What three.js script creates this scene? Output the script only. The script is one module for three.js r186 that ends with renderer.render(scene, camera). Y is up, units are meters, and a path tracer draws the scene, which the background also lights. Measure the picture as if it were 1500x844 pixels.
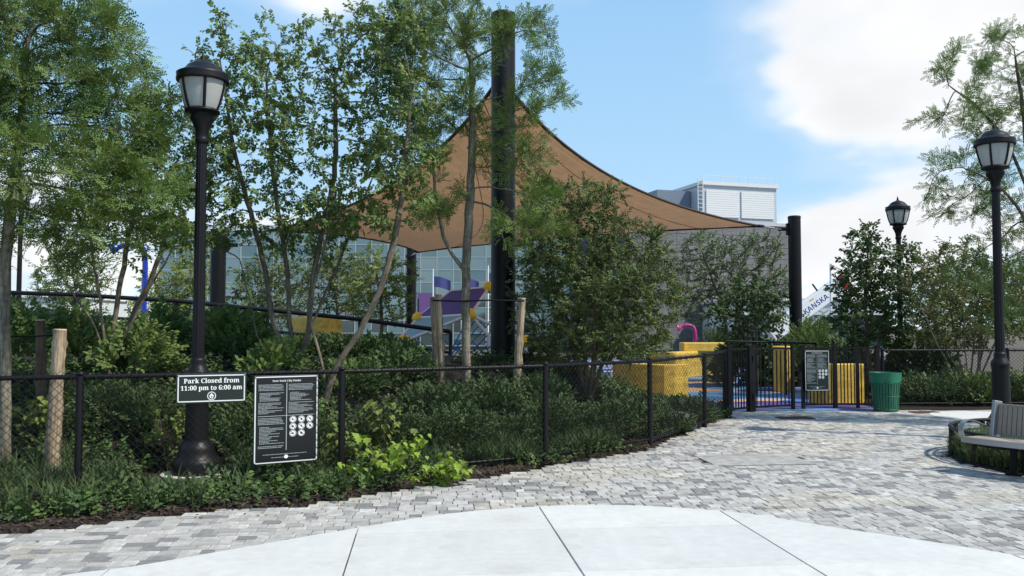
import * as THREE from 'three';
import { mergeGeometries } from 'three/addons/utils/BufferGeometryUtils.js';
import { ImprovedNoise } from 'three/addons/math/ImprovedNoise.js';
import { RoundedBoxGeometry } from 'three/addons/geometries/RoundedBoxGeometry.js';

// ---------------------------------------------------------------- camera, sky, sun, exposure
const V = (x, y, z) => new THREE.Vector3(x, y, z);
const scene = new THREE.Scene();
const FOCAL = 1248, EYE = 1.66, PITCH = Math.atan(58 / FOCAL);
const camera = new THREE.PerspectiveCamera(2 * Math.atan(422 / FOCAL) * 180 / Math.PI, 1500 / 844, 0.1, 2000);
camera.position.set(0, EYE, 0);
camera.rotation.set(PITCH, 0, 0);
scene.add(camera);

const noiseGen = new ImprovedNoise();
const n3 = (x, y, z) => noiseGen.noise(x + 37.3, y + 11.7, z + 5.1);
const fbm = (x, y, z, o = 4) => { let s = 0, a = 0.5; for (let i = 0; i < o; i++) { s += a * n3(x, y, z); x *= 2.03; y *= 2.03; z *= 2.03; a *= 0.5; } return s; };
const smooth = (a, b, x) => { const t = Math.min(1, Math.max(0, (x - a) / (b - a))); return t * t * (3 - 2 * t); };
const lerp = (a, b, t) => a + (b - a) * t;
function rngOf(seed) { let a = (seed * 2654435761) >>> 0; return () => { a = (a + 0x6D2B79F5) >>> 0; let t = a; t = Math.imul(t ^ (t >>> 15), t | 1); t ^= t + Math.imul(t ^ (t >>> 7), t | 61); return ((t ^ (t >>> 14)) >>> 0) / 4294967296; }; }
// a pixel of the 1500 x 844 picture gives a direction; distance is the depth in metres in front of the camera
const cosP = Math.cos(PITCH), sinP = Math.sin(PITCH);
function ray(px, py) { const x = (px - 750) / FOCAL, y = (422 - py) / FOCAL; const d = cosP - y * sinP, u = y * cosP + sinP; return V(x / d, u / d, -1); }
const P = (px, py, depth) => ray(px, py).multiplyScalar(depth).add(V(0, EYE, 0));
const G = (px, py, h = 0) => { const r = ray(px, py); return r.multiplyScalar((h - EYE) / r.y).add(V(0, EYE, 0)); };

const SUN = V(0.72, 1.0, 0.3).normalize();
{
  const W = 3072, H = 1536, data = new Float32Array(W * H * 4);
  const blobs = [ // [px, py, rx, ry, weight]: where the photograph shows cloud (+) and clear sky (-)
    [1330, 60, 260, 120, 0.5], [1170, 80, 90, 90, 0.3], [1290, 190, 130, 50, 0.3], [1460, 320, 180, 60, 0.4], [1270, 340, 130, 60, 0.5], [1180, 400, 140, 70, 0.5], [1120, 265, 80, 34, -0.2], [1240, 262, 60, 22, -0.22], [1440, 235, 70, 26, -0.16],
    [470, -10, 120, 36, 0.5], [850, -4, 60, 34, 0.45], [960, 255, 80, 30, 0.12], [1060, 200, 30, 16, 0.2], [60, 400, 200, 90, 0.5], [420, 330, 200, 60, 0.3],
    [930, 130, 170, 170, -0.5], [1120, 240, 90, 60, -0.35], [250, 80, 240, 130, -0.5], [620, 200, 250, 160, -0.5], [900, 300, 120, 60, -0.2],
  ].map(([px, py, rx, ry, w]) => { const d = ray(px, py); return [Math.atan2(d.x, 1), Math.atan2(d.y, Math.hypot(d.x, 1)), rx / FOCAL, ry / FOCAL, w]; });
  for (let j = 0; j < H; j++) {
    const el = ((j + 0.5) / H - 0.5) * Math.PI, y = Math.sin(el), c = Math.cos(el);
    for (let i = 0; i < W; i++) {
      const k = (j * W + i) * 4;
      if (el < -0.02) { data[k] = 0.36; data[k + 1] = 0.38; data[k + 2] = 0.38; data[k + 3] = 1; continue; }
      const az = ((i + 0.5) / W - 0.5) * 2 * Math.PI, x = c * Math.cos(az), z = c * Math.sin(az);
      const t = Math.pow(Math.max(0, y), 0.55);
      let r = lerp(0.50, 0.07, t), g = lerp(0.70, 0.27, t), b = lerp(0.82, 0.60, t);
      const hz = Math.atan2(x, -z);
      let bias = -0.02;
      if (Math.abs(hz) < 0.9 && el < 0.6) for (const q of blobs) { const dx = (hz - q[0]) / q[2], dy = (el - q[1]) / q[3], e = dx * dx + dy * dy; if (e < 6) bias += q[4] * Math.exp(-e); }
      const s = 1 / (Math.max(0, y) + 0.16);
      let f = fbm(x * s * 1.7, 3.1 + y * 2, z * s * 1.7, 5) + 0.3 * fbm(x * 9, y * 14, z * 9, 5);
      const m = Math.max(smooth(-0.08, 0.52, f + bias), 0.22 * smooth(-0.35, 0.2, f + bias)), thick = smooth(0.22, 0.85, f + bias);
      const sh = 0.77 - 0.07 * thick + 0.12 * fbm(x * 7 + 9, y * 11, z * 7, 3);
      r = lerp(r, sh * 0.97, m); g = lerp(g, sh * 0.985, m); b = lerp(b, sh * 1.01, m);
      data[k] = r; data[k + 1] = g; data[k + 2] = b; data[k + 3] = 1;
    }
  }
  const sky = new THREE.DataTexture(data, W, H, THREE.RGBAFormat, THREE.FloatType);
  sky.mapping = THREE.EquirectangularReflectionMapping; sky.magFilter = sky.minFilter = THREE.LinearFilter; sky.needsUpdate = true;
  scene.background = sky; scene.environment = sky;
}
const sun = new THREE.DirectionalLight(new THREE.Color(1, 0.925, 0.80), 4.1);
sun.position.copy(SUN).multiplyScalar(60).add(V(0, 0, -14)); sun.target.position.set(0, 0, -14);
sun.castShadow = true; sun.shadow.mapSize.set(4096, 4096); sun.shadow.radius = 4;
Object.assign(sun.shadow.camera, { left: -32, right: 32, top: 32, bottom: -32, near: 1, far: 160 });
scene.add(sun, sun.target);
const renderer = new THREE.WebGLRenderer({ antialias: true });
renderer.toneMapping = THREE.LinearToneMapping;
renderer.toneMappingExposure = 1.36;
renderer.shadowMap.enabled = true;
renderer.setSize(1024, 576);

// ---------------------------------------------------------------- helpers
const taken = {};
function numbered(name) { const k = taken[name] = (taken[name] ?? -1) + 1; return k ? `${name}_${String(k).padStart(3, '0')}` : name; }
function shade(o) { o.traverse(m => { if (m.isMesh) { m.castShadow = true; m.receiveShadow = true; } }); return o; }
function tag(o, label, category, group, kind) { if (label) o.userData.label = label; if (category) o.userData.category = category; if (group) o.userData.group = group; if (kind) o.userData.kind = kind; return o; }
function thing(name, label, category, pos = V(0, 0, 0), turn = 0, group) { const o = new THREE.Group(); o.name = numbered(name); o.position.copy(pos); o.rotation.y = turn; scene.add(o); return tag(o, label, category, group); }
function part(name, geo, mat, parent, label) { const m = new THREE.Mesh(Array.isArray(geo) ? merge(geo) : geo, mat); m.name = name; m.castShadow = m.receiveShadow = true; parent.add(m); if (label) m.userData.label = label; return m; }
function solid(name, geo, mat, label, category, group) { const m = part(numbered(name), geo, mat, scene); return tag(m, label, category, group); }
function structure(name, geo, mat, label) { const m = part(numbered(name), geo, mat, scene); m.userData.kind = 'structure'; if (label) m.userData.label = label; return m; }
function copyOf(o, pos, turn = 0) { const c = o.clone(); c.name = numbered(o.name.replace(/_\d{3}$/, '')); c.userData = { ...o.userData }; c.position.copy(pos); c.rotation.y = turn; scene.add(c); return c; }
function merge(list) {
  const clean = list.map(g => { g = g.index ? g.toNonIndexed() : g; for (const k of Object.keys(g.attributes)) if (!['position', 'normal', 'uv', 'color'].includes(k)) g.deleteAttribute(k); return g; });
  return mergeGeometries(clean);
}
const box = (w, h, d, x = 0, y = 0, z = 0, ry = 0) => { const g = new THREE.BoxGeometry(w, h, d); if (ry) g.rotateY(ry); return g.translate(x, y, z); };
const rbox = (w, h, d, r, x = 0, y = 0, z = 0, ry = 0) => { const g = new RoundedBoxGeometry(w, h, d, 2, r); if (ry) g.rotateY(ry); return g.translate(x, y, z); };
const cyl = (r1, r2, h, x = 0, y = 0, z = 0, seg = 16) => new THREE.CylinderGeometry(r1, r2, h, seg).translate(x, y + h / 2, z);
const UPV = V(0, 1, 0);
function bar(a, b, r, seg = 8, r2 = r) { const d = b.clone().sub(a), L = d.length(); const g = new THREE.CylinderGeometry(r2, r, L, seg); g.applyQuaternion(new THREE.Quaternion().setFromUnitVectors(UPV, d.normalize())); return g.translate((a.x + b.x) / 2, (a.y + b.y) / 2, (a.z + b.z) / 2); }
function beam(a, b, w, h) { const d = b.clone().sub(a), L = d.length(); const g = new THREE.BoxGeometry(w, h, L); const m = new THREE.Matrix4().lookAt(b, a, UPV); g.applyMatrix4(m); return g.translate((a.x + b.x) / 2, (a.y + b.y) / 2, (a.z + b.z) / 2); }
const tube = (pts, r, seg = 24, rs = 8, closed = false) => new THREE.TubeGeometry(new THREE.CatmullRomCurve3(pts, closed), seg, r, rs, closed);
const lathe = (pts, seg = 32) => new THREE.LatheGeometry(pts.map(p => new THREE.Vector2(p[0], p[1])), seg);
const rgb = (r, g, b) => new THREE.Color().setRGB(r, g, b);
const std = (c, rough = 0.8, o = {}) => new THREE.MeshStandardMaterial({ color: c, roughness: rough, ...o });
const phys = (c, rough, o = {}) => new THREE.MeshPhysicalMaterial({ color: c, roughness: rough, ...o });

// textures: f(u, v) in 0..1, tileable by mirrored wrapping; gives value(s) around 1
function tex(size, f, color = true, rx = 1, ry = 1) {
  const d = new Uint8Array(size * size * 4);
  for (let j = 0; j < size; j++) for (let i = 0; i < size; i++) { const c = f(i / size, j / size), k = (j * size + i) * 4, a = Array.isArray(c) ? c : [c, c, c]; for (let q = 0; q < 3; q++) d[k + q] = Math.max(0, Math.min(255, a[q] * 255)); d[k + 3] = 255; }
  const t = new THREE.DataTexture(d, size, size, THREE.RGBAFormat); t.wrapS = t.wrapT = THREE.MirroredRepeatWrapping; t.magFilter = THREE.LinearFilter; t.minFilter = THREE.LinearMipmapLinearFilter; t.generateMipmaps = true; t.repeat.set(rx, ry); if (color) t.colorSpace = THREE.SRGBColorSpace; t.needsUpdate = true; return t;
}
const rT = rngOf(99);
const speck = tex(512, (u, v) => { const s = 0.84 + 0.3 * fbm(u * 5, v * 5, 2) + 0.14 * fbm(u * 60, v * 60, 7, 2) + (rT() - 0.5) * 0.13; return [s, s, s * 0.995]; }, true, 1.7, 1.7);
const concTex = tex(1024, (u, v) => { const a = fbm(u * 3, v * 3, 1, 5), b = fbm(u * 22, v * 22, 4, 3), st = smooth(0.16, 0.4, fbm(u * 6 + 5, v * 6, 9, 5)); const s = 0.93 + 0.05 * a + 0.05 * b + (rT() - 0.5) * 0.05 - 0.018 * st; return [s, s * (1 - 0.004 * st), s * (0.99 - 0.012 * st)]; }, true, 0.45, 0.45);
const grainBump = tex(512, (u, v) => 0.5 + 0.5 * fbm(u * 40, v * 40, 3, 3) + (rT() - 0.5) * 0.25, false, 2, 2);
const barkTex = tex(256, (u, v) => { const s = 0.72 + 0.5 * fbm(u * 14, v * 3, 4, 4) + 0.25 * fbm(u * 4, v * 16, 8, 3); return [s, s * 0.98, s * 0.95]; }, true, 2, 1.2);
const barkBump = tex(256, (u, v) => 0.5 + 0.7 * fbm(u * 16, v * 4, 4, 4), false, 2, 1.2);
const soilTex = tex(512, (u, v) => { const s = 0.7 + 0.8 * fbm(u * 26, v * 26, 6, 4) + (rT() - 0.5) * 0.3; return [s, s * 0.94, s * 0.88]; }, true, 0.8, 0.8);
const woodTex = tex(256, (u, v) => { const s = 0.8 + 0.35 * fbm(u * 30, v * 2, 2, 4) + 0.12 * fbm(u * 4, v * 4, 8, 2); return [s, s * 0.985, s * 0.97]; }, true, 2, 1);
const weave = tex(512, (u, v) => { const s = 0.9 + 0.05 * Math.sin(v * 512 * 0.7) + 0.18 * fbm(u * 2, v * 30, 3, 3) + 0.1 * fbm(u * 5, v * 5, 6, 3) + (rT() - 0.5) * 0.06; return s; }, true, 0.5, 0.5);

const M = {
  black: phys(rgb(0.007, 0.007, 0.0085), 0.45, { specularIntensity: 0.5 }),
  blackMatte: phys(rgb(0.008, 0.008, 0.009), 0.6, { specularIntensity: 0.4 }),
  wire: phys(rgb(0.009, 0.0095, 0.01), 0.55, { specularIntensity: 0.4 }),
  concrete: std(rgb(0.60, 0.605, 0.60), 0.9, { map: concTex, bumpMap: grainBump, bumpScale: 0.0015 }),
  footing: std(rgb(0.5, 0.49, 0.45), 0.92, { map: concTex }),
  soil: std(rgb(0.032, 0.023, 0.017), 1, { map: soilTex, bumpMap: soilTex, bumpScale: 0.03 }),
  sand: std(rgb(0.28, 0.25, 0.20), 1, { map: soilTex }),
  bark: std(rgb(0.22, 0.18, 0.14), 0.95, { map: barkTex, bumpMap: barkBump, bumpScale: 0.008 }),
  barkGrey: std(rgb(0.27, 0.235, 0.19), 0.95, { map: barkTex, bumpMap: barkBump, bumpScale: 0.006 }),
  barkPale: std(rgb(0.33, 0.31, 0.25), 0.95, { map: barkTex, bumpMap: barkBump, bumpScale: 0.005 }),
  stake: std(rgb(0.55, 0.45, 0.33), 0.9, { map: barkTex, bumpMap: barkBump, bumpScale: 0.006 }),
  stakeDark: std(rgb(0.20, 0.14, 0.10), 0.9, { map: barkTex, bumpMap: barkBump, bumpScale: 0.006 }),
  yellow: std(rgb(0.86, 0.56, 0.085), 0.6, { map: speck, bumpMap: grainBump, bumpScale: 0.002 }),
  tan: std(rgb(0.55, 0.36, 0.2), 0.75),
  alu: std(rgb(0.34, 0.35, 0.36), 0.42, { metalness: 0.75 }),
  greyWood: std(rgb(0.40, 0.35, 0.30), 0.85, { map: woodTex, bumpMap: woodTex, bumpScale: 0.002 }),
  rust: std(rgb(0.16, 0.075, 0.045), 0.85, { map: speck }),
  white: std(rgb(0.78, 0.78, 0.77), 0.5),
};
console.log('helpers');

// ---------------------------------------------------------------- ground
const interp = (t, x) => { if (x <= t[0][0]) return t[0][1] + (x - t[0][0]) * (t[1][1] - t[0][1]) / (t[1][0] - t[0][0]); for (let i = 1; i < t.length; i++) if (x <= t[i][0]) return lerp(t[i - 1][1], t[i][1], (x - t[i - 1][0]) / (t[i][0] - t[i - 1][0])); return t[t.length - 1][1]; };
const fencePosts = [[-330, 765], [113, 737], [499.5, 709], [799, 680], [952.6, 654], [1032.6, 626], [1063, 609]].map(p => G(...p));
const fenceLine = fencePosts.map(p => [p.x, -p.z]);
const edgeLine = [[-260, 812], [0, 784], [275, 752], [450, 739], [615, 713], [725, 697], [950, 658], [1015, 630], [1060, 613]].map(p => { const g = G(...p); return [g.x, -g.z]; });
const plazaEdge = x => x > 4.05 ? 17.25 : interp(edgeLine, x);
const BED = { x: 7.1, z: 10.6, r: 1.55 };
const bedDist = (x, z) => Math.hypot(x - BED.x, z - BED.z);
// height of the ground at x and at a depth z in front of the camera
function height(x, z) {
  const d = (z - interp(fenceLine, Math.min(x, 4.1))) * 0.88;
  const past = z - plazaEdge(x);
  let h = lerp(-0.09, 0.025, smooth(-0.06, 0.16, past)) + 0.018 * fbm(x * 3, z * 3, 2, 3);
  const side = 1 - smooth(0.3, 3.6, x);
  const back = 1 - smooth(5.5, 9, d) * smooth(-6.5, -1, x);
  h += 1.12 * smooth(0.5, 3.7, d) * side * back * (1 + 0.12 * fbm(x * 0.7, z * 0.7, 4, 2));
  if (x > 7.5 && z > 17.6) h += 0.2 * smooth(17.9, 20, z) * (1 - smooth(20, 22, z));
  if (z > 17.1) h = lerp(h, -0.12, smooth(2.0, 2.8, x) * (x < 4 ? smooth(18.2, 19.2, z) : smooth(17.15, 17.3, z)) * (1 - smooth(7.5, 7.7, x) * (1 - smooth(20, 21.5, z))));
  const lampD = Math.hypot(x + 3.49, z - 9.42); if (lampD < 1.1) h = lerp(Math.min(h, 0.03), h, smooth(0.45, 1.1, lampD));
  const b = bedDist(x, z);
  if (b < BED.r + 0.1) h = lerp(h, 0.035 + 0.05 * smooth(1.5, 0.6, b), smooth(BED.r + 0.06, BED.r - 0.05, b));
  return h;
}
function T(px, py, near = 6, far = 24) { for (let d = near; d < far; d += 0.02) { const p = P(px, py, d); if (p.y <= height(p.x, d)) return p.setY(height(p.x, d)); } const p = P(px, py, far); return p.setY(height(p.x, far)); }
const onGround = (x, depth) => V(x, height(x, depth), -depth);
function sheet(x0, x1, z0, z1, step, f, keep) {
  const nx = Math.round((x1 - x0) / step), nz = Math.round((z1 - z0) / step), pos = [], uv = [], idx = [];
  for (let j = 0; j <= nz; j++) for (let i = 0; i <= nx; i++) { const x = lerp(x0, x1, i / nx), z = lerp(z0, z1, j / nz); pos.push(x, f(x, z), -z); uv.push(x, z); }
  for (let j = 0; j < nz; j++) for (let i = 0; i < nx; i++) { const a = j * (nx + 1) + i, b = a + 1, c = a + nx + 1, d = c + 1; if (keep && !keep(lerp(x0, x1, (i + .5) / nx), lerp(z0, z1, (j + .5) / nz))) continue; idx.push(a, b, d, a, d, c); }
  const g = new THREE.BufferGeometry(); g.setAttribute('position', new THREE.Float32BufferAttribute(pos, 3)); g.setAttribute('uv', new THREE.Float32BufferAttribute(uv, 2)); g.setIndex(idx); g.computeVertexNormals(); return g;
}
structure('ground', sheet(-420, 420, -60, 780, 40, () => -0.35), std(rgb(0.16, 0.15, 0.13), 1, { map: soilTex }));
structure('planting_soil', sheet(-13, 15, 2, 34, 0.1, height), M.soil);

// the play surface beyond the gate: poured rubber with a printed pattern of waves
{
  const cv = document.createElement('canvas'); cv.width = 1024; cv.height = 1024; const c = cv.getContext('2d');
  c.fillStyle = '#3f6c9c'; c.fillRect(0, 0, 1024, 1024);
  const cols = ['#8a86a0', '#5f95c4', '#3a6a9e', '#c99a6a', '#3d6fa6', '#463a80', '#6f6a92', '#4a86b8', '#c08e5e', '#3b3478', '#5a90c0'];
  for (let k = 0; k < 26; k++) { c.fillStyle = cols[k % cols.length]; c.beginPath(); const y0 = 1024 - k * 44; c.moveTo(-10, y0); for (let x = 0; x <= 1034; x += 16) c.lineTo(x, y0 + 60 * Math.sin(x / 118 + k * 1.3) + 22 * Math.sin(x / 51 + k * 2.1)); for (let x = 1034; x >= -10; x -= 16) c.lineTo(x, y0 - 38 + 66 * Math.sin(x / 128 + k * 1.5 + 0.5)); c.fill(); }
  const t = new THREE.CanvasTexture(cv); t.colorSpace = THREE.SRGBColorSpace; t.wrapS = t.wrapT = THREE.MirroredRepeatWrapping; t.repeat.set(1 / 9, 1 / 14); t.anisotropy = 8;
  const g = sheet(1.5, 16, 17.1, 44.1, 0.25, () => 0.006, (x, z) => x < 7.5 || z > 20);
  structure('play_surface', g, std(rgb(0.85, 0.85, 0.85), 0.9, { map: t, bumpMap: grainBump, bumpScale: 0.003 }));
}

// concrete circle of poured slabs
const gridA = 0.105, gu = V(Math.cos(gridA), 0, -Math.sin(gridA)), gv = V(-Math.sin(gridA), 0, -Math.cos(gridA)); // u to the right, v away
const toUV = (x, z) => [x * gu.x + -z * gu.z, x * gv.x + -z * gv.z];      // z is depth
const fromUV = (u, v) => { const p = gu.clone().multiplyScalar(u).addScaledVector(gv, v); return [p.x, -p.z]; };
const rim = [[-3.9, 3.6], [-3.06, 5.69], [-2.62, 5.98], [-1.95, 6.55], [-1.21, 7.17], [-0.5, 7.68], [0.25, 7.95], [0.97, 8.02], [1.99, 7.72], [2.73, 7.08], [3.3, 6.6], [3.85, 6.05], [4.3, 5.2], [4.4, 3.6], [3.2, 0.6], [0.4, -0.6], [-2.6, 0.6]];
const rimCurve = new THREE.CatmullRomCurve3(rim.map(p => V(p[0], 0, p[1])), true).getPoints(220).map(p => [p.x, p.z]);
function inPoly(x, z, poly) { let s = false; for (let i = 0, j = poly.length - 1; i < poly.length; j = i++) { const a = poly[i], b = poly[j]; if ((a[1] > z) !== (b[1] > z) && x < (b[0] - a[0]) * (z - a[1]) / (b[1] - a[1]) + a[0]) s = !s; } return s; }
function clip(poly, axis, val, keepBelow) { const out = []; for (let i = 0; i < poly.length; i++) { const a = poly[i], b = poly[(i + 1) % poly.length], ia = keepBelow ? a[axis] <= val : a[axis] >= val, ib = keepBelow ? b[axis] <= val : b[axis] >= val; if (ia) out.push(a); if (ia !== ib) { const t = (val - a[axis]) / (b[axis] - a[axis]); out.push([lerp(a[0], b[0], t), lerp(a[1], b[1], t)]); } } return out; }
function flatSlab(polyUV, y0, h, bevel) {
  const s = new THREE.Shape(polyUV.map(p => new THREE.Vector2(p[0], p[1])));
  const g = new THREE.ExtrudeGeometry(s, { depth: h - bevel, bevelEnabled: true, bevelThickness: bevel, bevelSize: bevel, bevelOffset: -bevel, bevelSegments: 2, steps: 1 });
  const p = g.attributes.position, uv = g.attributes.uv;
  for (let i = 0; i < p.count; i++) { const [x, z] = fromUV(p.getX(i), p.getY(i)), y = y0 + p.getZ(i); uv.setXY(i, x + y, z); p.setXYZ(i, x, y, -z); }
  g.computeVertexNormals(); return g;
}
{
  const circle = new THREE.Group(); circle.name = 'concrete_circle'; circle.userData = { kind: 'structure' }; scene.add(circle);
  const rimUV = rimCurve.map(p => toUV(...p)), [uA] = toUV(0.25, 7.94), [, vA] = toUV(0.6, 7.1), r = rngOf(5);
  const mats = [0, 1, 2].map(k => { const m = M.concrete.clone(); m.map = concTex; m.color = rgb(0.60 - 0.025 * k, 0.605 - 0.022 * k, 0.60 - 0.02 * k); return m; });
  for (let i = -4; i < 4; i++) for (let j = -8; j < 2; j++) {
    const g = 0.006; let q = clip(rimUV, 0, uA + i * 1.6 + g, false); if (q.length > 2) q = clip(q, 0, uA + (i + 1) * 1.6 - g, true); if (q.length > 2) q = clip(q, 1, vA + j * 1.22 + g * 0.6, false); if (q.length > 2) q = clip(q, 1, vA + (j + 1) * 1.22 - g * 0.6, true);
    if (q.length < 3) continue; q = q.filter((a, k) => { const b = q[(k + 1) % q.length]; return Math.hypot(a[0] - b[0], a[1] - b[1]) > 0.004; }); if (q.length < 3) continue;
    part('slab', flatSlab(q, -0.05, 0.06 + r() * 0.0015, 0.004), mats[Math.floor(r() * 3)], circle);
  }
}

// pavers: rows of concrete blocks of mixed length and shade, laid whole to a ragged edge along the soil
const utilityUV = (() => { const a = toUV(2.45, 10.35); return [a[0], a[1], a[0] + 1.25, a[1] + 0.85]; })();
const padCircle = { x: 8.85, z: 16.0, r: 0.95 };
{
  const plaza = new THREE.Group(); plaza.name = 'paver_plaza'; plaza.userData = { kind: 'structure' }; scene.add(plaza);
  part('sand_bed', sheet(-12, 15, 1, 17.4, 0.25, () => -0.026, (x, z) => z < plazaEdge(x) - 0.3 && bedDist(x, z) > BED.r + 0.25), M.sand, plaza);
  const r = rngOf(17), ROW = 0.132, list = [];
  const [u0] = toUV(-12, 0), [u1] = toUV(15, 0);
  for (let v = 1.0; v < 19; v += ROW) {
    let u = u0 - r() * 0.2;
    while (u < u1 + 2) {
      const q = r(), L = q < 0.3 ? 0.1 : q < 0.75 ? 0.15 : 0.2;
      const uc = u + L / 2, vc = v + ROW / 2; u += L;
      const [x, z] = fromUV(uc, vc);
      const rag = 0.07 * (r() - 0.5);
      if (z < 2.6 || x < -11 || x > 14.5 || z > plazaEdge(x) - 0.02 + rag || bedDist(x, z) < BED.r + 0.03 + rag) continue;
      if (inPoly(x, z, rimCurve) && inPoly(x - 0.15, z, rimCurve) && inPoly(x + 0.15, z, rimCurve) && inPoly(x, z + 0.12, rimCurve) && inPoly(x, z - 0.12, rimCurve)) continue;
      if (uc > utilityUV[0] - 0.02 && uc < utilityUV[2] + 0.02 && vc > utilityUV[1] && vc < utilityUV[3]) continue;
      if (Math.hypot(x - padCircle.x, z - padCircle.z) < padCircle.r - 0.1) continue;
      const sand = smooth(0.05, 0.3, fbm(x * 0.55 + 3, z * 0.7, 8, 4) + (z > 9.5 ? 0.1 : 0));
      let k = r(); k = k < 0.2 ? 0 : k < 0.42 ? 1 : k < 0.85 ? 2 : 3;
      if (sand > 0.5 && k === 0 && r() < 0.75) k = 1;
      list.push({ uc, vc, L: L - 0.006, D: ROW - 0.006, k, sand: sand > 0.5 ? 1 : 0, y: (r() - 0.5) * 0.005, t: (r() - 0.5) * 0.012, tilt: (r() - 0.5) * 0.012, x, z, v: 0.9 + 0.2 * r() });
    }
  }
  const tones = [[0.265, 0.262, 0.265], [0.44, 0.43, 0.415], [0.51, 0.50, 0.48], [0.56, 0.55, 0.53]];
  const toneOf = (k, s, v) => tones[k].map((c, i) => c * v * (s ? [1.04, 1.01, 0.94][i] : 1));
  const paverGeo = (L, D) => { // a block with a chamfered top edge
    const c = 0.006, H = 0.06, a = [[-L / 2, -D / 2], [L / 2, -D / 2], [L / 2, D / 2], [-L / 2, D / 2]], b = a.map(([x, z]) => [x - Math.sign(x) * c, z - Math.sign(z) * c]);
    const pos = [], tri = (p, q, s) => pos.push(...p, ...q, ...s), quad = (p, q, s, t) => { tri(p, q, s); tri(p, s, t); };
    const lo = a.map(([x, z]) => [x, -H, -z]), mid = a.map(([x, z]) => [x, -c, -z]), top = b.map(([x, z]) => [x, 0, -z]);
    quad(top[0], top[1], top[2], top[3]);
    for (let i = 0; i < 4; i++) { const j = (i + 1) % 4; quad(mid[i], mid[j], top[j], top[i]); quad(lo[i], lo[j], mid[j], mid[i]); }
    const g = new THREE.BufferGeometry(); g.setAttribute('position', new THREE.Float32BufferAttribute(pos, 3)); const n = pos.length / 3, uv = new Float32Array(n * 2); for (let i = 0; i < n; i++) { uv[2 * i] = pos[3 * i]; uv[2 * i + 1] = pos[3 * i + 2]; } g.setAttribute('uv', new THREE.BufferAttribute(uv, 2)); g.computeVertexNormals(); return g;
  };
  const seen = p => { const w = camera.worldToLocal(V(p.x, 0, -p.z)); return Math.abs(w.x / w.z) < 0.61 && Math.abs(w.y / w.z) < 0.345 && w.z < 0; };
  camera.updateMatrixWorld(true);
  for (const p of list) p.size = seen(p) ? p.L * p.D / (p.z * p.z * p.z) : 0;
  list.sort((a, b) => b.size - a.size);
  const geos = {}, mats = {};
  const place = p => { const [x, z] = [p.x, p.z]; return new THREE.Matrix4().compose(V(x, p.y, -z), new THREE.Quaternion().setFromEuler(new THREE.Euler(p.tilt, gridA + p.t, p.tilt * 0.7)), V(1, 1, 1)); };
  const rest = [];
  list.forEach((p, i) => {
    const key = p.L.toFixed(3); geos[key] ??= [0, 1, 2].map(q => { const g = paverGeo(p.L, p.D), uv = g.attributes.uv; for (let k = 0; k < uv.count; k++) uv.setXY(k, uv.getX(k) + q * 0.31, uv.getY(k) + q * 0.53); return g; });
    if (i < 300) { const mk = `${p.k}${p.sand}${i % 3}`; mats[mk] ??= std(rgb(...toneOf(p.k, p.sand, 0.92 + 0.08 * (i % 3))), 0.92, { map: speck, bumpMap: grainBump, bumpScale: 0.002 }); const m = part('paver', geos[key][i % 3], mats[mk], plaza); m.applyMatrix4(place(p)); return; }
    const g = geos[key][i % 3].clone(); g.applyMatrix4(place(p)); const n = g.attributes.position.count, col = new Float32Array(n * 3), c = toneOf(p.k, p.sand, p.v), uv = g.attributes.uv, du = r() * 3, dv = r() * 3; for (let k = 0; k < n; k++) { col.set(c, k * 3); uv.setXY(k, uv.getX(k) + du, uv.getY(k) + dv); } g.setAttribute('color', new THREE.BufferAttribute(col, 3)); rest.push(g);
  });
  const m = part('pavers', mergeGeometries(rest), std(0xffffff, 0.92, { vertexColors: true, map: speck, bumpMap: grainBump, bumpScale: 0.002 }), plaza); m.userData.kind = 'stuff';
  console.log('pavers', list.length);
  // poured pads let into the paving
  const [a, b, c, d] = utilityUV; 
  structure('utility_slab', flatSlab([[a, b], [c, b], [c, d], [a, d]], -0.05, 0.054, 0.004), std(rgb(0.43, 0.42, 0.40), 0.92, { map: speck }));
  structure('concrete_pad', cyl(padCircle.r, padCircle.r, 0.06, padCircle.x, -0.05, -padCircle.z, 48), M.concrete);
}
// rusty gratings set into the pavers
function grating(px, py, w, d, label) {
  const t = thing('drain_grate', label, 'drain grate', G(px, py), gridA, 'rusty drain grates');
  part('frame', [box(w, 0.02, 0.03, 0, 0.008, -d / 2 + 0.015), box(w, 0.02, 0.03, 0, 0.008, d / 2 - 0.015), box(0.03, 0.02, d - 0.06, -w / 2 + 0.015, 0.008, 0), box(0.03, 0.02, d - 0.06, w / 2 - 0.015, 0.008, 0)], M.rust, t);
  for (let i = 0; i < 9; i++) part('bar', box(0.03, 0.016, d - 0.06, -w / 2 + 0.06 + i * (w - 0.12) / 8, 0.007, 0), M.rust, t);
}
grating(1165, 613, 0.62, 0.34, 'rusty brown drain grate in the pavers in front of the gate');
grating(1354, 604.5, 0.5, 0.26, 'rusty brown drain grate in the pavers right of the green trash can');
console.log('ground done');

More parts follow.
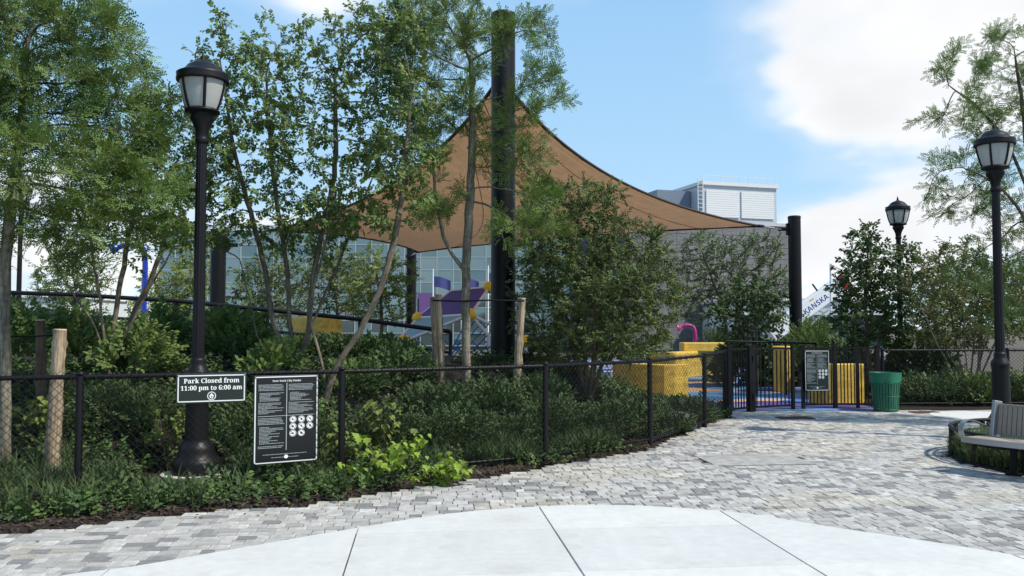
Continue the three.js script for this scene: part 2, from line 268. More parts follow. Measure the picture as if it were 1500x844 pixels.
// ---------------------------------------------------------------- leaves, trees, shrubs
function leafGeo(L, W, lift = 0.12, curl = 0.2) { // pointed oval, folded along the midrib
  const rows = [[0, 0], [0.3, 0.85], [0.62, 0.9], [1, 0]], pos = [], idx = [];
  const pt = (t, s) => { const w = rows[t][1] * W / 2; pos.push(s * w, Math.abs(s) * w * lift * 3 - curl * L * rows[t][0] ** 2, -rows[t][0] * L); };
  pt(0, 0); pt(1, -1); pt(1, 0); pt(1, 1); pt(2, -1); pt(2, 0); pt(2, 1); pt(3, 0);
  idx.push(0, 2, 1, 0, 3, 2, 1, 2, 5, 1, 5, 4, 2, 3, 6, 2, 6, 5, 4, 5, 7, 5, 6, 7);
  const g = new THREE.BufferGeometry(); g.setAttribute('position', new THREE.Float32BufferAttribute(pos, 3)); g.setIndex(idx); g.computeVertexNormals(); return g.toNonIndexed();
}
function leafletGeo(L, W) { const g = new THREE.BufferGeometry(); g.setAttribute('position', new THREE.Float32BufferAttribute([0, 0, 0, W / 2, 0.001, -L * 0.5, 0, 0.002, -L, 0, 0, 0, 0, 0.002, -L, -W / 2, 0.001, -L * 0.5], 3)); g.computeVertexNormals(); return g; }
const orient = (g, yaw, pitch, x, y, z) => g.applyMatrix4(new THREE.Matrix4().compose(V(x, y, z), new THREE.Quaternion().setFromEuler(new THREE.Euler(pitch, yaw, 0, 'YXZ')), V(1, 1, 1)));
function spriggeo(kind, seed) {
  const r = rngOf(seed), list = [];
  if (kind === 'locust') { // a twig with alternate feathery compound leaves
    for (let c = 0; c < 6; c++) { const yaw = (c % 2 ? 1 : -1) * (0.45 + r() * 0.7) * (c === 5 ? 0.2 : 1), L = 0.095 + r() * 0.045, tw = -c * 0.034, pit = (r() - 0.5) * 0.7, n = 6;
      for (let k = 1; k <= n; k++) { const t = k / n; for (const q of [-1, 1]) { const g = orient(leafletGeo(0.034, 0.0165), q * -1.0, (r() - 0.5) * 0.8, 0, -0.012 * t * t, -t * L); list.push(orient(g, yaw, pit, 0, 0, tw)); } } }
    const tw = new THREE.CylinderGeometry(0.0014, 0.0028, 0.2, 3).toNonIndexed().rotateX(-Math.PI / 2).translate(0, 0, -0.1); tw.deleteAttribute('uv'); list.push(tw);
  } else {
    const [n, L, W, len] = { broad: [8, 0.066, 0.042, 0.2], small: [13, 0.034, 0.018, 0.16], serrate: [9, 0.05, 0.027, 0.18], fine: [18, 0.028, 0.012, 0.2] }[kind];
    for (let k = 0; k < n; k++) { const t = (k + 0.6) / n, s = k % 2 ? 1 : -1, z = 0.75 + r() * 0.5; list.push(orient(leafGeo(L * z, W * z, 0.1 + r() * 0.15, 0.1 + r() * 0.3), s * -(0.5 + r() * 0.9) * (1.1 - 0.6 * t), (r() - 0.6) * 1.0, (r() - 0.5) * 0.02, (r() - 0.5) * 0.03, -t * len)); }
    const tw = new THREE.CylinderGeometry(0.0015, 0.003, len, 3).toNonIndexed().rotateX(-Math.PI / 2).translate(0, 0, -len / 2); tw.deleteAttribute('uv'); list.push(tw);
  }
  return mergeGeometries(list);
}
const SPRIG = {}; let sd = 40; for (const k of ['locust', 'broad', 'small', 'serrate', 'fine']) SPRIG[k] = [spriggeo(k, sd++), spriggeo(k, sd++)];
const leafMat = (r, g, b, tr = 0.32, rough = 0.7) => phys(rgb(r, g, b), rough, { transmission: tr, thickness: 0, side: THREE.DoubleSide, specularIntensity: 0.55 });
const LEAF = {
  locust: leafMat(0.13, 0.215, 0.043, 0.45), green: leafMat(0.13, 0.205, 0.046, 0.43), deep: leafMat(0.052, 0.098, 0.026, 0.3), olive: leafMat(0.105, 0.155, 0.038, 0.4), lime: leafMat(0.26, 0.38, 0.035, 0.44), yellowish: leafMat(0.19, 0.25, 0.045, 0.42), blueGreen: leafMat(0.095, 0.155, 0.052, 0.38), dry: leafMat(0.14, 0.165, 0.046, 0.4), hedge: leafMat(0.075, 0.14, 0.03, 0.34),
};
const tmpM = new THREE.Matrix4(), tmpQ = new THREE.Quaternion(), tmpC = new THREE.Color();
function foliage(name, kind, mat, spots, parent, seed, tint = 0.28) { // spots: [position, direction, size]
  const r = rngOf(seed);
  for (let v = 0; v < 2; v++) {
    const mine = spots.filter((_, i) => i % 2 === v); if (!mine.length) continue;
    const im = new THREE.InstancedMesh(SPRIG[kind][v], mat, mine.length); im.name = name; im.castShadow = im.receiveShadow = true;
    mine.forEach(([p, d, s], i) => {
      const q = new THREE.Quaternion().setFromUnitVectors(V(0, 0, -1), d.clone().normalize()); q.multiply(tmpQ.setFromAxisAngle(V(0, 0, -1), (r() - 0.5) * 2.2));
      im.setMatrixAt(i, tmpM.compose(p, q, V(s, s, s)));
      const b = 1 + (r() - 0.5) * 2 * tint, w = (r() - 0.35) * tint * 0.9; im.setColorAt(i, tmpC.setRGB(b * (1 + w), b, b * (1 - w * 0.5)));
    });
    im.userData.kind = 'stuff'; parent.add(im);
  }
}
function limbs(nodes, sides = 6) { // nodes: {p, parent, kids, r}; chains of tapered rings
  const pos = [], nor = [], uv = [], idx = [];
  const ring = (c, dir, ref, rad, v) => { const x = ref.clone().addScaledVector(dir, -ref.dot(dir)).normalize(), y = dir.clone().cross(x), s = pos.length / 3; for (let i = 0; i <= sides; i++) { const a = i / sides * 2 * Math.PI, n = x.clone().multiplyScalar(Math.cos(a)).addScaledVector(y, Math.sin(a)); pos.push(c.x + n.x * rad, c.y + n.y * rad, c.z + n.z * rad); nor.push(n.x, n.y, n.z); uv.push(i / sides * Math.max(0.1, rad * 8), v); } return s; };
  const chain = (from, first) => {
    let prev = from, cur = first, v = 0, ref = V(0.31, 0.2, 0.93), dir = cur.p.clone().sub(prev.p).normalize(), last = ring(prev.p, dir, ref, Math.min(prev.r, cur.r * 1.25), v);
    while (cur) {
      const kids = cur.kids.slice().sort((a, b) => b.r - a.r), next = kids[0];
      v += cur.p.distanceTo(prev.p); const d2 = next ? next.p.clone().sub(prev.p).normalize() : dir; const here = ring(cur.p, d2, ref, cur.r, v);
      for (let i = 0; i < sides; i++) { const a = last + i, b = here + i; idx.push(a, a + 1, b + 1, a, b + 1, b); }
      for (const k of kids.slice(1)) chain(cur, k);
      prev = cur; dir = d2; last = here; cur = next;
    }
  };
  for (const root of nodes.filter(n => !n.parent)) for (const k of root.kids) chain(root, k);
  const g = new THREE.BufferGeometry(); g.setAttribute('position', new THREE.Float32BufferAttribute(pos, 3)); g.setAttribute('normal', new THREE.Float32BufferAttribute(nor, 3)); g.setAttribute('uv', new THREE.Float32BufferAttribute(uv, 2)); g.setIndex(idx); return g;
}
// A tree whose limbs grow towards points spread through crown blobs (space colonisation).
// blobs: [px, py, rx, ry, depth] in picture units at that depth; stems: polylines of points
function tree(o) {
  const r = rngOf(o.seed), base = o.base, root = thing(o.name, o.label, 'tree', base, 0, o.group), nodes = [];
  const add = (p, parent) => { const n = { p, parent, kids: [], r: 0 }; if (parent) parent.kids.push(n); nodes.push(n); return n; };
  for (const s of o.stems) {
    const c = new THREE.CatmullRomCurve3(s.map(p => p.clone().sub(base))), L = c.getLength(), k = Math.max(2, Math.round(L / 0.16)); let last = null;
    for (let i = 0; i <= k; i++) { const p = c.getPointAt(i / k); if (i) { const w = Math.min(1, i / 5) * (o.wobble ?? 0.02); p.x += (r() - 0.5) * w; p.z += (r() - 0.5) * w; } last = add(p, last); last.stem = i < k * (o.bare ?? 0.45); }
  }
  const pts = [];
  for (const [px, py, rx, ry, depth, w = 1] of o.blobs) {
    const c = P(px, py, depth).sub(base), mx = rx / FOCAL * depth, my = ry / FOCAL * depth, mz = Math.min(1.3, Math.max(mx, my) * 0.95), n = Math.round((o.points ?? 60) * 3 * w * (rx * ry / 4900) * (depth / 11) ** 1.2 + 6);
    for (let i = 0; i < n; i++) { let x, y, z; do { x = r() * 2 - 1; y = r() * 2 - 1; z = r() * 2 - 1; } while (x * x + y * y + z * z > 1); pts.push({ p: V(c.x + x * mx, c.y + y * my, c.z + z * mz), best: null, d: 1e9 }); }
  }
  const step = (o.step ?? 0.13) * 0.85, kill = step * 1.5;
  const look = n => { if (n.stem) return; for (const a of pts) { const d = a.p.distanceToSquared(n.p); if (d < a.d) { a.d = d; a.best = n; } } };
  nodes.forEach(look);
  for (let it = 0; it < 90 && pts.length; it++) {
    const pull = new Map(); for (const a of pts) { if (!a.best) continue; const v = pull.get(a.best) ?? V(0, 0, 0); v.add(a.p.clone().sub(a.best.p).normalize()); pull.set(a.best, v); }
    if (nodes.length > 6000) break;
    const fresh = []; for (const [n, v] of pull) { v.normalize(); if (n.parent) v.addScaledVector(n.p.clone().sub(n.parent.p).normalize(), 0.35); v.x += (r() - 0.5) * 0.5; v.y += (r() - 0.5) * 0.4 + 0.05; v.z += (r() - 0.5) * 0.5; v.normalize(); if (n.kids.length > 3) continue; fresh.push(add(n.p.clone().addScaledVector(v, step), n)); }
    if (!fresh.length) break; fresh.forEach(look);
    for (let i = pts.length - 1; i >= 0; i--) if (pts[i].d < kill * kill) pts.splice(i, 1);
  }
  // thickness from the number of tips carried
  const tips = n => n.t ??= n.kids.length ? n.kids.reduce((s, k) => s + tips(k), 0) : 1;
  for (let i = nodes.length - 1; i >= 0; i--) tips(nodes[i]);
  const rootNodes = nodes.filter(n => !n.parent), most = Math.max(...rootNodes.map(n => n.t)), tipR = o.tip ?? 0.0035, k = Math.log(o.radius / tipR) / Math.log(Math.max(2, most));
  for (const n of nodes) n.r = tipR * Math.pow(n.t, k);
  for (const n of rootNodes) { n.r *= 1.25; n.kids.forEach(q => q.r *= 1.1); }
  part(o.stems.length > 1 ? 'stems' : 'trunk', limbs(nodes), o.bark ?? M.bark, root);
  const spots = [], cut = o.leafFrom ?? 0.0085, per = o.per ?? 2;
  for (const n of nodes) if (!n.stem && n.parent && n.r < cut) { const d0 = n.p.clone().sub(n.parent.p).normalize(); const c = n.kids.length ? per : per + 1.5; for (let q = 0; q < c; q++) { if (q > c - 1 && r() > c % 1) break; const d = d0.clone().multiplyScalar(0.6).add(V(r() - 0.5, (r() - 0.5) * 0.8 + (o.up ?? 0.1), r() - 0.5).multiplyScalar(1.7)); spots.push([n.p.clone().lerp(n.parent.p, r()), d, (o.size ?? 1) * (0.75 + 0.5 * r())]); } }
  foliage('crown', o.leaf ?? 'broad', o.mat ?? LEAF.green, spots, root, o.seed + 1, o.tint);
  console.log(o.name, nodes.length, spots.length);
  return root;
}
// A shrub: woody stems and leafy twigs through an uneven dome
function shrub(o) {
  const r = rngOf(o.seed), root = thing(o.name, o.label, o.category ?? 'shrub', o.base, 0, o.group), [rx, h] = o.size, rz = o.rz ?? rx, spots = [], stems = [], nodes = [];
  const n = o.stems ?? 6, low = o.low ?? 0.12;
  for (let i = 0; i < n; i++) { const a = i / n * 6.283 + r(), q = 0.3 + 0.6 * r(); let prev = null; const tipP = V(Math.cos(a) * rx * q * 0.8, h * (0.6 + 0.35 * r()), Math.sin(a) * rz * q * 0.8); for (let k = 0; k <= 5; k++) { const t = k / 5; const p = V(tipP.x * t ** 1.3 + Math.cos(a) * 0.03, tipP.y * t - 0.02, tipP.z * t ** 1.3 + Math.sin(a) * 0.03); p.x += (r() - 0.5) * 0.04 * t; const nd = { p, parent: prev, kids: [], r: lerp(o.thick ?? 0.012, 0.003, t) }; if (prev) prev.kids.push(nd); nodes.push(nd); prev = nd; } }
  part('stems', limbs(nodes, 5), o.bark ?? M.barkGrey, root);
  for (let i = 0; i < o.n; i++) {
    let x, y, z, e; do { x = r() * 2 - 1; y = r(); z = r() * 2 - 1; e = Math.hypot(x, y, z); } while (e > 1 || e < 0.25 || (r() > e * e * 1.3));
    const bump = 1 + 0.38 * fbm(x * 1.7 + o.seed, y * 1.7, z * 1.7, 3);
    const p = V(x * rx * bump, h * (low + (1 - low) * y * bump), z * rz * bump), d = V(x * 0.8 + (r() - 0.5), 0.3 + y * 0.8 + (r() - 0.5) * 0.6, z * 0.8 + (r() - 0.5));
    spots.push([p, d, (o.leafSize ?? 1) * (0.75 + 0.5 * r())]);
  }
  foliage('foliage', o.leaf ?? 'broad', o.mat ?? LEAF.green, spots, root, o.seed + 3, o.tint);
  return root;
}

// ---------------------------------------------------------------- far buildings
function canvasTex(w, h, draw) { const cv = document.createElement('canvas'); cv.width = w; cv.height = h; draw(cv.getContext('2d'), w, h); const t = new THREE.CanvasTexture(cv); t.colorSpace = THREE.SRGBColorSpace; t.anisotropy = 8; return t; }
{ // dark grey block with a pale louvred plant room on its roof
  const z = 70, s = z / FOCAL, X = px => (px - 750) * s, Y = py => EYE + (480 - py) * s;
  const b = thing('grey_building', 'dark grey clad building with pale louvred plant room on its roof', 'building', V(X(1157), -0.3, -z), 0.3);
  const ox = X(1157), top = Y(331), bw = X(1157) - X(900);
  const clad = std(rgb(0.19, 0.188, 0.198), 0.75, { map: speck }), clad2 = std(rgb(0.215, 0.212, 0.222), 0.75, { map: speck }), clad3 = std(rgb(0.12, 0.12, 0.13), 0.75, { map: speck });
  const cx = (X(900) + X(1157)) / 2 - ox;
  part('wall', box(bw, top + 0.3, 22, cx, (top + 0.3) / 2, -11), clad3, b);
  const rows = 11, rh = (top + 0.2) / rows, r = rngOf(8);
  for (let j = 0; j < rows; j++) for (let i = 0; i < 7; i++) part('cladding_panel', box(bw / 7 - 0.03, rh - 0.035, 0.06, cx - bw / 2 + bw / 7 * (i + 0.5), 0.1 + rh * (j + 0.5), 0.03), r() < 0.4 ? clad2 : clad, b);
  part('coping', box(bw + 0.2, 0.25, 0.5, cx, top + 0.36, -0.1), std(rgb(0.42, 0.43, 0.45), 0.6), b);
  const px0 = (X(1027) - ox) * 1.04, px1 = (X(1146) - ox) * 1.04, ph = Y(276) - top, py = top + 0.45, white = std(rgb(0.60, 0.62, 0.63), 0.6), frame = std(rgb(0.42, 0.46, 0.50), 0.5);
  const room = part('plant_room', box(px1 - px0, ph, 9, (px0 + px1) / 2, py + ph / 2, -5.2), frame, b);
  for (const [a, c] of [[px0 + 0.32, (px0 + px1) / 2 - 0.1], [(px0 + px1) / 2 + 0.1, px1 - 0.3]]) for (let k = 0; k < 12; k++) { const g = box(c - a, (ph - 0.9) / 12 - 0.012, 0.1); g.rotateX(-0.03); part('louvre', g.translate((a + c) / 2, py + 0.45 + (ph - 0.9) * (k + 0.5) / 12, -0.66), white, room); }
  part('parapet', box(px1 - px0 + 0.3, 0.28, 9.3, (px0 + px1) / 2, py + ph + 0.1, -5.2), white, b);
  const side = part('roof_shed', box(3, ph * 0.9, 8, px0 - 1.6, py + ph * 0.45, -6.5), std(rgb(0.16, 0.20, 0.26), 0.4), b); 
  part('roof_rail', [box(px1 - px0, 0.04, 0.04, (px0 + px1) / 2, py + ph + 0.75, -0.7), ...Array.from({ length: 9 }, (_, i) => box(0.04, 0.55, 0.04, px0 + (px1 - px0) * i / 8, py + ph + 0.48, -0.7))], white, b);
  part('ladder', [box(0.05, 3.2, 0.05, px0 - 0.5, py + 1.9, -0.5), box(0.05, 3.2, 0.05, px0 - 0.05, py + 1.9, -0.5), ...Array.from({ length: 9 }, (_, i) => box(0.4, 0.04, 0.04, px0 - 0.28, py + 0.5 + i * 0.33, -0.5))], white, b);
}
{ // glass curtain wall behind the playground
  const z = 78, s = z / FOCAL, X = px => (px - 750) * s, Y = py => EYE + (480 - py) * s;
  const b = thing('glass_building', 'long pale teal glass curtain wall building behind the playground', 'building', V(X(590), -0.3, -z));
  const ox = X(590), x0 = X(232) - ox, x1 = X(952) - ox, top = Y(338) + 0.3, cols = 30, rows = 9, w = (x1 - x0) / cols, h = (top - 0.4) / rows, r = rngOf(3);
  part('wall', box(x1 - x0, top, 18, (x0 + x1) / 2, top / 2, -9.2), std(rgb(0.10, 0.13, 0.14), 0.8), b);
  const glass = [[0.21, 0.27, 0.265, 0.05], [0.17, 0.225, 0.225, 0.04], [0.25, 0.305, 0.295, 0.06]].map(c => std(rgb(c[0], c[1], c[2]), c[3], { metalness: 0.72 }));
  const paneG = new THREE.BoxGeometry(w - 0.09, h - 0.09, 0.05);
  for (let j = 0; j < rows; j++) for (let i = 0; i < cols; i++) { const m = part('pane', paneG, glass[Math.floor(r() * 3)], b); m.position.set(x0 + w * (i + 0.5), 0.3 + h * (j + 0.5), 0.02); m.rotation.set((r() - 0.5) * 0.03, (r() - 0.5) * 0.03, 0); }
  const mull = std(rgb(0.40, 0.45, 0.45), 0.5);
  part('mullions', [...Array.from({ length: cols + 1 }, (_, i) => box(0.075, top - 0.3, 0.12, x0 + w * i, top / 2 + 0.1, 0.04)), ...Array.from({ length: rows + 1 }, (_, j) => box(x1 - x0, 0.07, 0.1, (x0 + x1) / 2, 0.3 + h * j, 0.036))], mull, b);
  part('parapet', box(x1 - x0 + 0.2, 0.55, 0.5, (x0 + x1) / 2, top + 0.27, -0.1), std(rgb(0.52, 0.58, 0.60), 0.5), b);
}
{ // low pale building on the right under the boom, and another far left
  const make = (a, c, z, pyTop, pyGlass, label) => {
    const s = z / FOCAL, X = px => (px - 750) * s, Y = py => EYE + (480 - py) * s, ox = X((a + c) / 2), w = X(c) - X(a), b = thing('low_building', label, 'building', V(ox, -0.3, -z)), top = Y(pyTop) + 0.3, gt = Y(pyGlass) + 0.3;
    part('wall', box(w, top, 10, 0, top / 2, -5), std(rgb(0.58, 0.62, 0.64), 0.6), b);
    const n = Math.max(4, Math.round(w / 2.2)); for (let i = 0; i < n; i++) part('window', box(w / n - 0.14, gt - 0.8, 0.08, -w / 2 + w / n * (i + 0.5), 0.5 + (gt - 0.8) / 2, 0.02), std(rgb(0.03, 0.045, 0.06), 0.12), b);
    part('roof_edge', box(w + 0.3, 0.18, 10.3, 0, top + 0.09, -5), M.white, b);
  };
  make(1075, 1300, 58, 441, 455, 'low white building with dark windows beneath the white boom');
  make(-120, 92, 60, 436, 447, 'low pale grey building behind the railing and the far lamp');
}
{ // lattice boom with lettering, and its red tip
  const z = 50, a = P(1128, 491, z), b = P(1231, 416, z), L = a.distanceTo(b), ang = Math.atan2(b.y - a.y, b.x - a.x);
  const t = thing('crane_boom', 'white construction boom with blue lettering rising behind the black canopy post', 'crane', a); t.rotation.z = ang;
  const letter = canvasTex(1024, 200, (c, w, h) => { c.fillStyle = '#f3f4f4'; c.fillRect(0, 0, w, h); c.fillStyle = '#243f86'; c.font = 'bold 104px sans-serif'; c.textAlign = 'center'; c.textBaseline = 'middle'; c.fillText('SKANSKA', w * 0.6, h * 0.56); c.fillStyle = '#e8b048'; c.fillRect(w * 0.58, h * 0.08, 70, 22); });
  const H = 0.92; part('beam', rbox(L, H, 0.8, 0.04, L / 2, 0, 0), M.white, t);
  const p = new THREE.PlaneGeometry(L * 0.86, H * 0.9); part('lettering', p.translate(L * 0.5, 0, 0.404), std(0xffffff, 0.5, { map: letter }), t);
  part('tip', rbox(0.45, 0.8, 0.9, 0.05, L + 0.1, 0, 0), std(rgb(0.5, 0.03, 0.025), 0.5), t);
  part('lower_chord', box(L * 0.7, 0.12, 0.12, L * 0.36, -0.85, 0), M.white, t); part('brace', Array.from({ length: 6 }, (_, i) => { const g = box(0.07, 0.55, 0.07); g.rotateZ(i % 2 ? 0.5 : -0.5); return g.translate(L * 0.08 + i * L * 0.11, -0.64, 0); }), M.white, t);
  part('mast', (() => { const g = box(0.5, 7, 0.5, 0, -3.4, 0); g.rotateZ(-ang); return g.translate(0.2, 0, -0.9); })(), M.white, t);
  part('aerial', (() => { const g = box(0.08, 0.5, 0.08, 0, 0.6, 0); return g.translate(L * 0.74, 0.1, 0); })(), M.blackMatte, t);
}
solid('light_mast', bar(V(P(1217, 480, 48).x, -0.35, -48), P(1217, 388, 48), 0.07, 8), M.white, 'thin white mast in front of the low white building', 'mast');
{ // flags
  const flag = (px, top, z, col, label) => { const p = P(px, 480, z), h = P(px, top, z).y, t = thing('flag_pole', label, 'flag', V(p.x, -0.3, -z), 0, 'flags flying behind the climbing frame'); part('pole', cyl(0.03, 0.04, h + 0.3, 0, 0, 0, 8), M.white, t); const g = new THREE.PlaneGeometry(0.8, 0.5, 14, 6), q = g.attributes.position; for (let i = 0; i < q.count; i++) { const u = (q.getX(i) + 0.4) / 0.8; q.setZ(i, Math.sin(u * 6) * 0.08 * u); q.setY(i, q.getY(i) - u * u * 0.22); } g.computeVertexNormals(); part('flag_cloth', g.translate(0.43, h - 0.3, 0), col, t); };
  const blue = std(rgb(0.05, 0.06, 0.2), 0.85, { side: THREE.DoubleSide });
  flag(634, 394, 40, blue, 'dark blue flag on a white pole left of the straight staked trunk'); flag(676, 396, 41, blue, 'dark blue flag on a white pole just behind the straight staked trunk'); flag(715, 389, 40.5, blue, 'dark blue flag on a white pole beside the tallest canopy post');
  const z = 44, p = P(624, 480, z); const t = thing('banner_stand', 'purple banner panel hanging beside the middle canopy post', 'banner', V(p.x, -0.3, -z)); const h = P(624, 429, z).y; part('panel', box(0.9, 1.5, 0.06, 0, h - 0.45, 0), std(rgb(0.17, 0.08, 0.26), 0.7), t); part('post', [bar(V(-0.4, 0, 0.05), V(-0.4, h, 0.05), 0.03), bar(V(0.4, 0, 0.05), V(0.4, h, 0.05), 0.03)], M.blackMatte, t);
}
console.log('buildings');

// ---------------------------------------------------------------- shade canopy and its posts
const posts = { main: [737, 14.3, 0.205, 22], right: [1166, 24, 0.175, 318], left: [318, 20.5, 0.18, 338], middle: [602, 30, 0.175, 362] };
const postTop = {};
for (const [k, [px, z, r, top]] of Object.entries(posts)) {
  const x = P(px, 480, z).x, y0 = Math.min(0, height(x, z)) - 0.1, h = P(px, top, z).y; postTop[k] = V(x, h, -z);
  const t = thing('canopy_post', { main: 'tallest and thickest black canopy post carrying the high corner of the sail', right: 'black canopy post at the right hand corner of the brown sail beside the gate', left: 'black canopy post behind the leafy trees at the left corner of the sail', middle: 'black canopy post at the back corner in front of the glass building' }[k], 'post', V(x, y0, -z), 0, 'black steel posts of the shade sail');
  part('shaft', cyl(r, r, h - y0, 0, 0, 0, 32), M.black, t); part('cap', lathe([[0, 0.03], [r * 0.9, 0.03], [r + 0.006, 0.012], [r + 0.006, -0.04], [r, -0.04]], 32).translate(0, h - y0, 0), M.black, t);
  part('bracket', [rbox(0.34, 0.09, 0.05, 0.01, (px > 900 ? -1 : px < 500 ? 1 : 0) * (r + 0.12), h - y0 - 0.35, px > 900 || px < 500 ? 0 : (k === 'main' ? -r - 0.1 : r + 0.1)), rbox(0.06, 0.34, 0.1, 0.01, (px > 900 ? -1 : px < 500 ? 1 : 0) * (r + 0.03), h - y0 - 0.35, px > 900 || px < 500 ? 0 : (k === 'main' ? -r - 0.04 : r + 0.04))], M.black, t);
  if (k === 'right') part('floodlight', [bar(V(-r, 2.5 - y0, 0), V(-r - 0.3, 2.6 - y0, 0.05), 0.02), rbox(0.3, 0.07, 0.2, 0.02, -r - 0.42, 2.63 - y0, 0.06)], M.blackMatte, t);
}
{
  const C = { n: P(733, 112, 14.75), r: P(1112, 331, 23.4), b: P(612, 369, 28.6), l: P(402, 337, 20.9) };
  const edge = (a, b, sag, toward) => { const m = a.clone().add(b).multiplyScalar(0.5); m.addScaledVector(toward.clone().sub(m), sag); return t => { const c = m.clone().multiplyScalar(2).sub(a.clone().add(b).multiplyScalar(0.5)); return a.clone().multiplyScalar((1 - t) ** 2).addScaledVector(c, 2 * t * (1 - t)).addScaledVector(b, t * t); }; };
  const mid = C.n.clone().add(C.r).add(C.b).add(C.l).multiplyScalar(0.25);
  const low = mid.clone().setY(mid.y - 0.5);
  const e0 = edge(C.n, C.r, 0.2, low), e1 = edge(C.l, C.b, 0.12, mid), f0 = edge(C.n, C.l, 0.2, low), f1 = edge(C.r, C.b, 0.12, mid), N = 40, pos = [], uv = [], idx = [];
  const at = (u, v) => { const a = e0(u).multiplyScalar(1 - v).addScaledVector(e1(u), v), b = f0(v).multiplyScalar(1 - u).addScaledVector(f1(v), u); const c = C.n.clone().multiplyScalar((1 - u) * (1 - v)).addScaledVector(C.r, u * (1 - v)).addScaledVector(C.l, (1 - u) * v).addScaledVector(C.b, u * v); return a.add(b).sub(c); };
  for (let j = 0; j <= N; j++) for (let i = 0; i <= N; i++) { const p = at(i / N, j / N); p.y += 0.008 * Math.sin(i * 2.1 + j * 0.7); pos.push(p.x, p.y, p.z); uv.push(i / N * 12, j / N * 12); }
  for (let j = 0; j < N; j++) for (let i = 0; i < N; i++) { const a = j * (N + 1) + i; idx.push(a, a + 1, a + N + 2, a, a + N + 2, a + N + 1); }
  const g = new THREE.BufferGeometry(); g.setAttribute('position', new THREE.Float32BufferAttribute(pos, 3)); g.setAttribute('uv', new THREE.Float32BufferAttribute(uv, 2)); g.setIndex(idx); g.computeVertexNormals();
  const t = thing('shade_sail', 'brown fabric shade sail stretched between four black posts', 'shade sail');
  part('fabric', g, phys(rgb(0.54, 0.315, 0.16), 0.95, { map: weave, transmission: 0.46, thickness: 0, side: THREE.DoubleSide }), t);
  const hemM = std(rgb(0.05, 0.035, 0.028), 0.85), seamM = std(rgb(0.20, 0.12, 0.075), 0.9);
  for (const f of [e0, e1, f0, f1]) part('hem', tube(Array.from({ length: 21 }, (_, i) => f(i / 20)), 0.035, 40, 6), hemM, t);
  for (let k = 1; k < 7; k++) { const v = k / 7; part('seam', tube(Array.from({ length: 17 }, (_, i) => at(i / 16, v * (0.2 + 0.8 * i / 16)).add(V(0, -0.006, 0.003))), 0.009, 32, 4), seamM, t); }
  const cable = std(rgb(0.45, 0.46, 0.47), 0.35, { metalness: 0.8 });
  for (const [c, q, dx] of [[C.n, 'main', 0], [C.r, 'right', -0.35], [C.b, 'middle', 0], [C.l, 'left', 0.35]]) { const p = postTop[q].clone().add(V(dx, -0.36, q === 'main' ? -0.3 : q === 'middle' ? 0.3 : 0)); if (q === 'main') p.y = c.y + 0.2; part('cable', [bar(c, p, 0.014, 6), bar(c.clone().lerp(p, 0.3), c.clone().lerp(p, 0.65), 0.03, 8)], cable, t); part('corner_plate', new THREE.SphereGeometry(0.1, 12, 8).scale(1.6, 0.4, 1).translate(c.x, c.y, c.z), M.black, t); }
}

// ---------------------------------------------------------------- playground
function spout(name, label, px, pyTop, z, col, toLeft, reach, r) { const x = P(px, 480, z).x, h = P(px, pyTop, z).y, base = height(x, z) < 0.02 ? 0 : height(x, z), t = thing(name, label, 'spray post', V(x, base, -z)), H = h - base, s = -1; const pts = [V(0, 0, 0), V(0, H * 0.5, 0), V(0, H - 0.32, 0), V(s * 0.06, H - 0.08, 0), V(s * 0.22, H, 0), V(s * reach * 0.8, H - 0.02, 0), V(s * reach, H - 0.06, 0)]; part('pipe', tube(pts, r, 48, 12), col, t); const e = lathe([[0, 0], [r * 1.1, 0], [r * 1.9, 0.14], [r * 2, 0.16], [0, 0.15]], 16); e.rotateZ(Math.PI / 2 + 0.25); part('spray_head', e.translate(s * reach, H - 0.06, 0), col, t); part('foot_plate', cyl(r * 2.2, r * 2.2, 0.03, 0, 0, 0, 20), col, t); }
spout('spray_post', 'magenta bent pipe spray post behind the yellow walls', 1018, 477, 31, phys(rgb(0.36, 0.02, 0.17), 0.3, { clearcoat: 0.5 }), true, 0.5, 0.075);
spout('spray_post', 'blue bent pipe spray post behind the black railing', 210, 359, 21.5, phys(rgb(0.006, 0.03, 0.32), 0.3, { clearcoat: 0.5 }), true, 0.68, 0.068);
function yellowWall(label, pts, h, w, extra) { const a = pts[0], t = thing('yellow_wall', label, 'wall', a, 0, 'yellow playground walls'); const c = new THREE.CatmullRomCurve3(pts.map(p => p.clone().sub(a)), false, 'centripetal'), N = 20, outer = [], inner = []; for (let i = 0; i <= N; i++) { const p = c.getPointAt(i / N), d = c.getTangentAt(i / N); outer.push(new THREE.Vector2(p.x - d.z * w / 2, -(p.z + d.x * w / 2))); inner.unshift(new THREE.Vector2(p.x + d.z * w / 2, -(p.z - d.x * w / 2))); } const g = new THREE.ExtrudeGeometry(new THREE.Shape([...outer, ...inner]), { depth: h - 0.04, bevelEnabled: true, bevelThickness: 0.02, bevelSize: 0.02, bevelOffset: -0.02, bevelSegments: 3 }); g.rotateX(-Math.PI / 2).translate(0, 0.02, 0); part('wall_body', g, M.yellow, t); extra?.(t); return t; }
const GP = (px, z, y = 0) => { const p = P(px, 480, z); return V(p.x, y, -z); };
yellowWall('yellow curved wall half hidden by shrubs behind the chain link', [GP(905, 22.4), GP(940, 20.6), GP(975, 20.2), GP(1001, 20.5)], 0.79, 0.3);
yellowWall('long low yellow wall with raised blocks in front of the magenta post', [GP(955, 27), GP(990, 28.2), GP(1030, 29.5), GP(1064, 30)], 0.86, 0.4, t => { const q = GP(1030, 29.2).sub(t.position); part('block', rbox(1.5, 0.3, 0.55, 0.03, q.x - 0.02, 1.0, q.z, 0.1), M.yellow, t); });
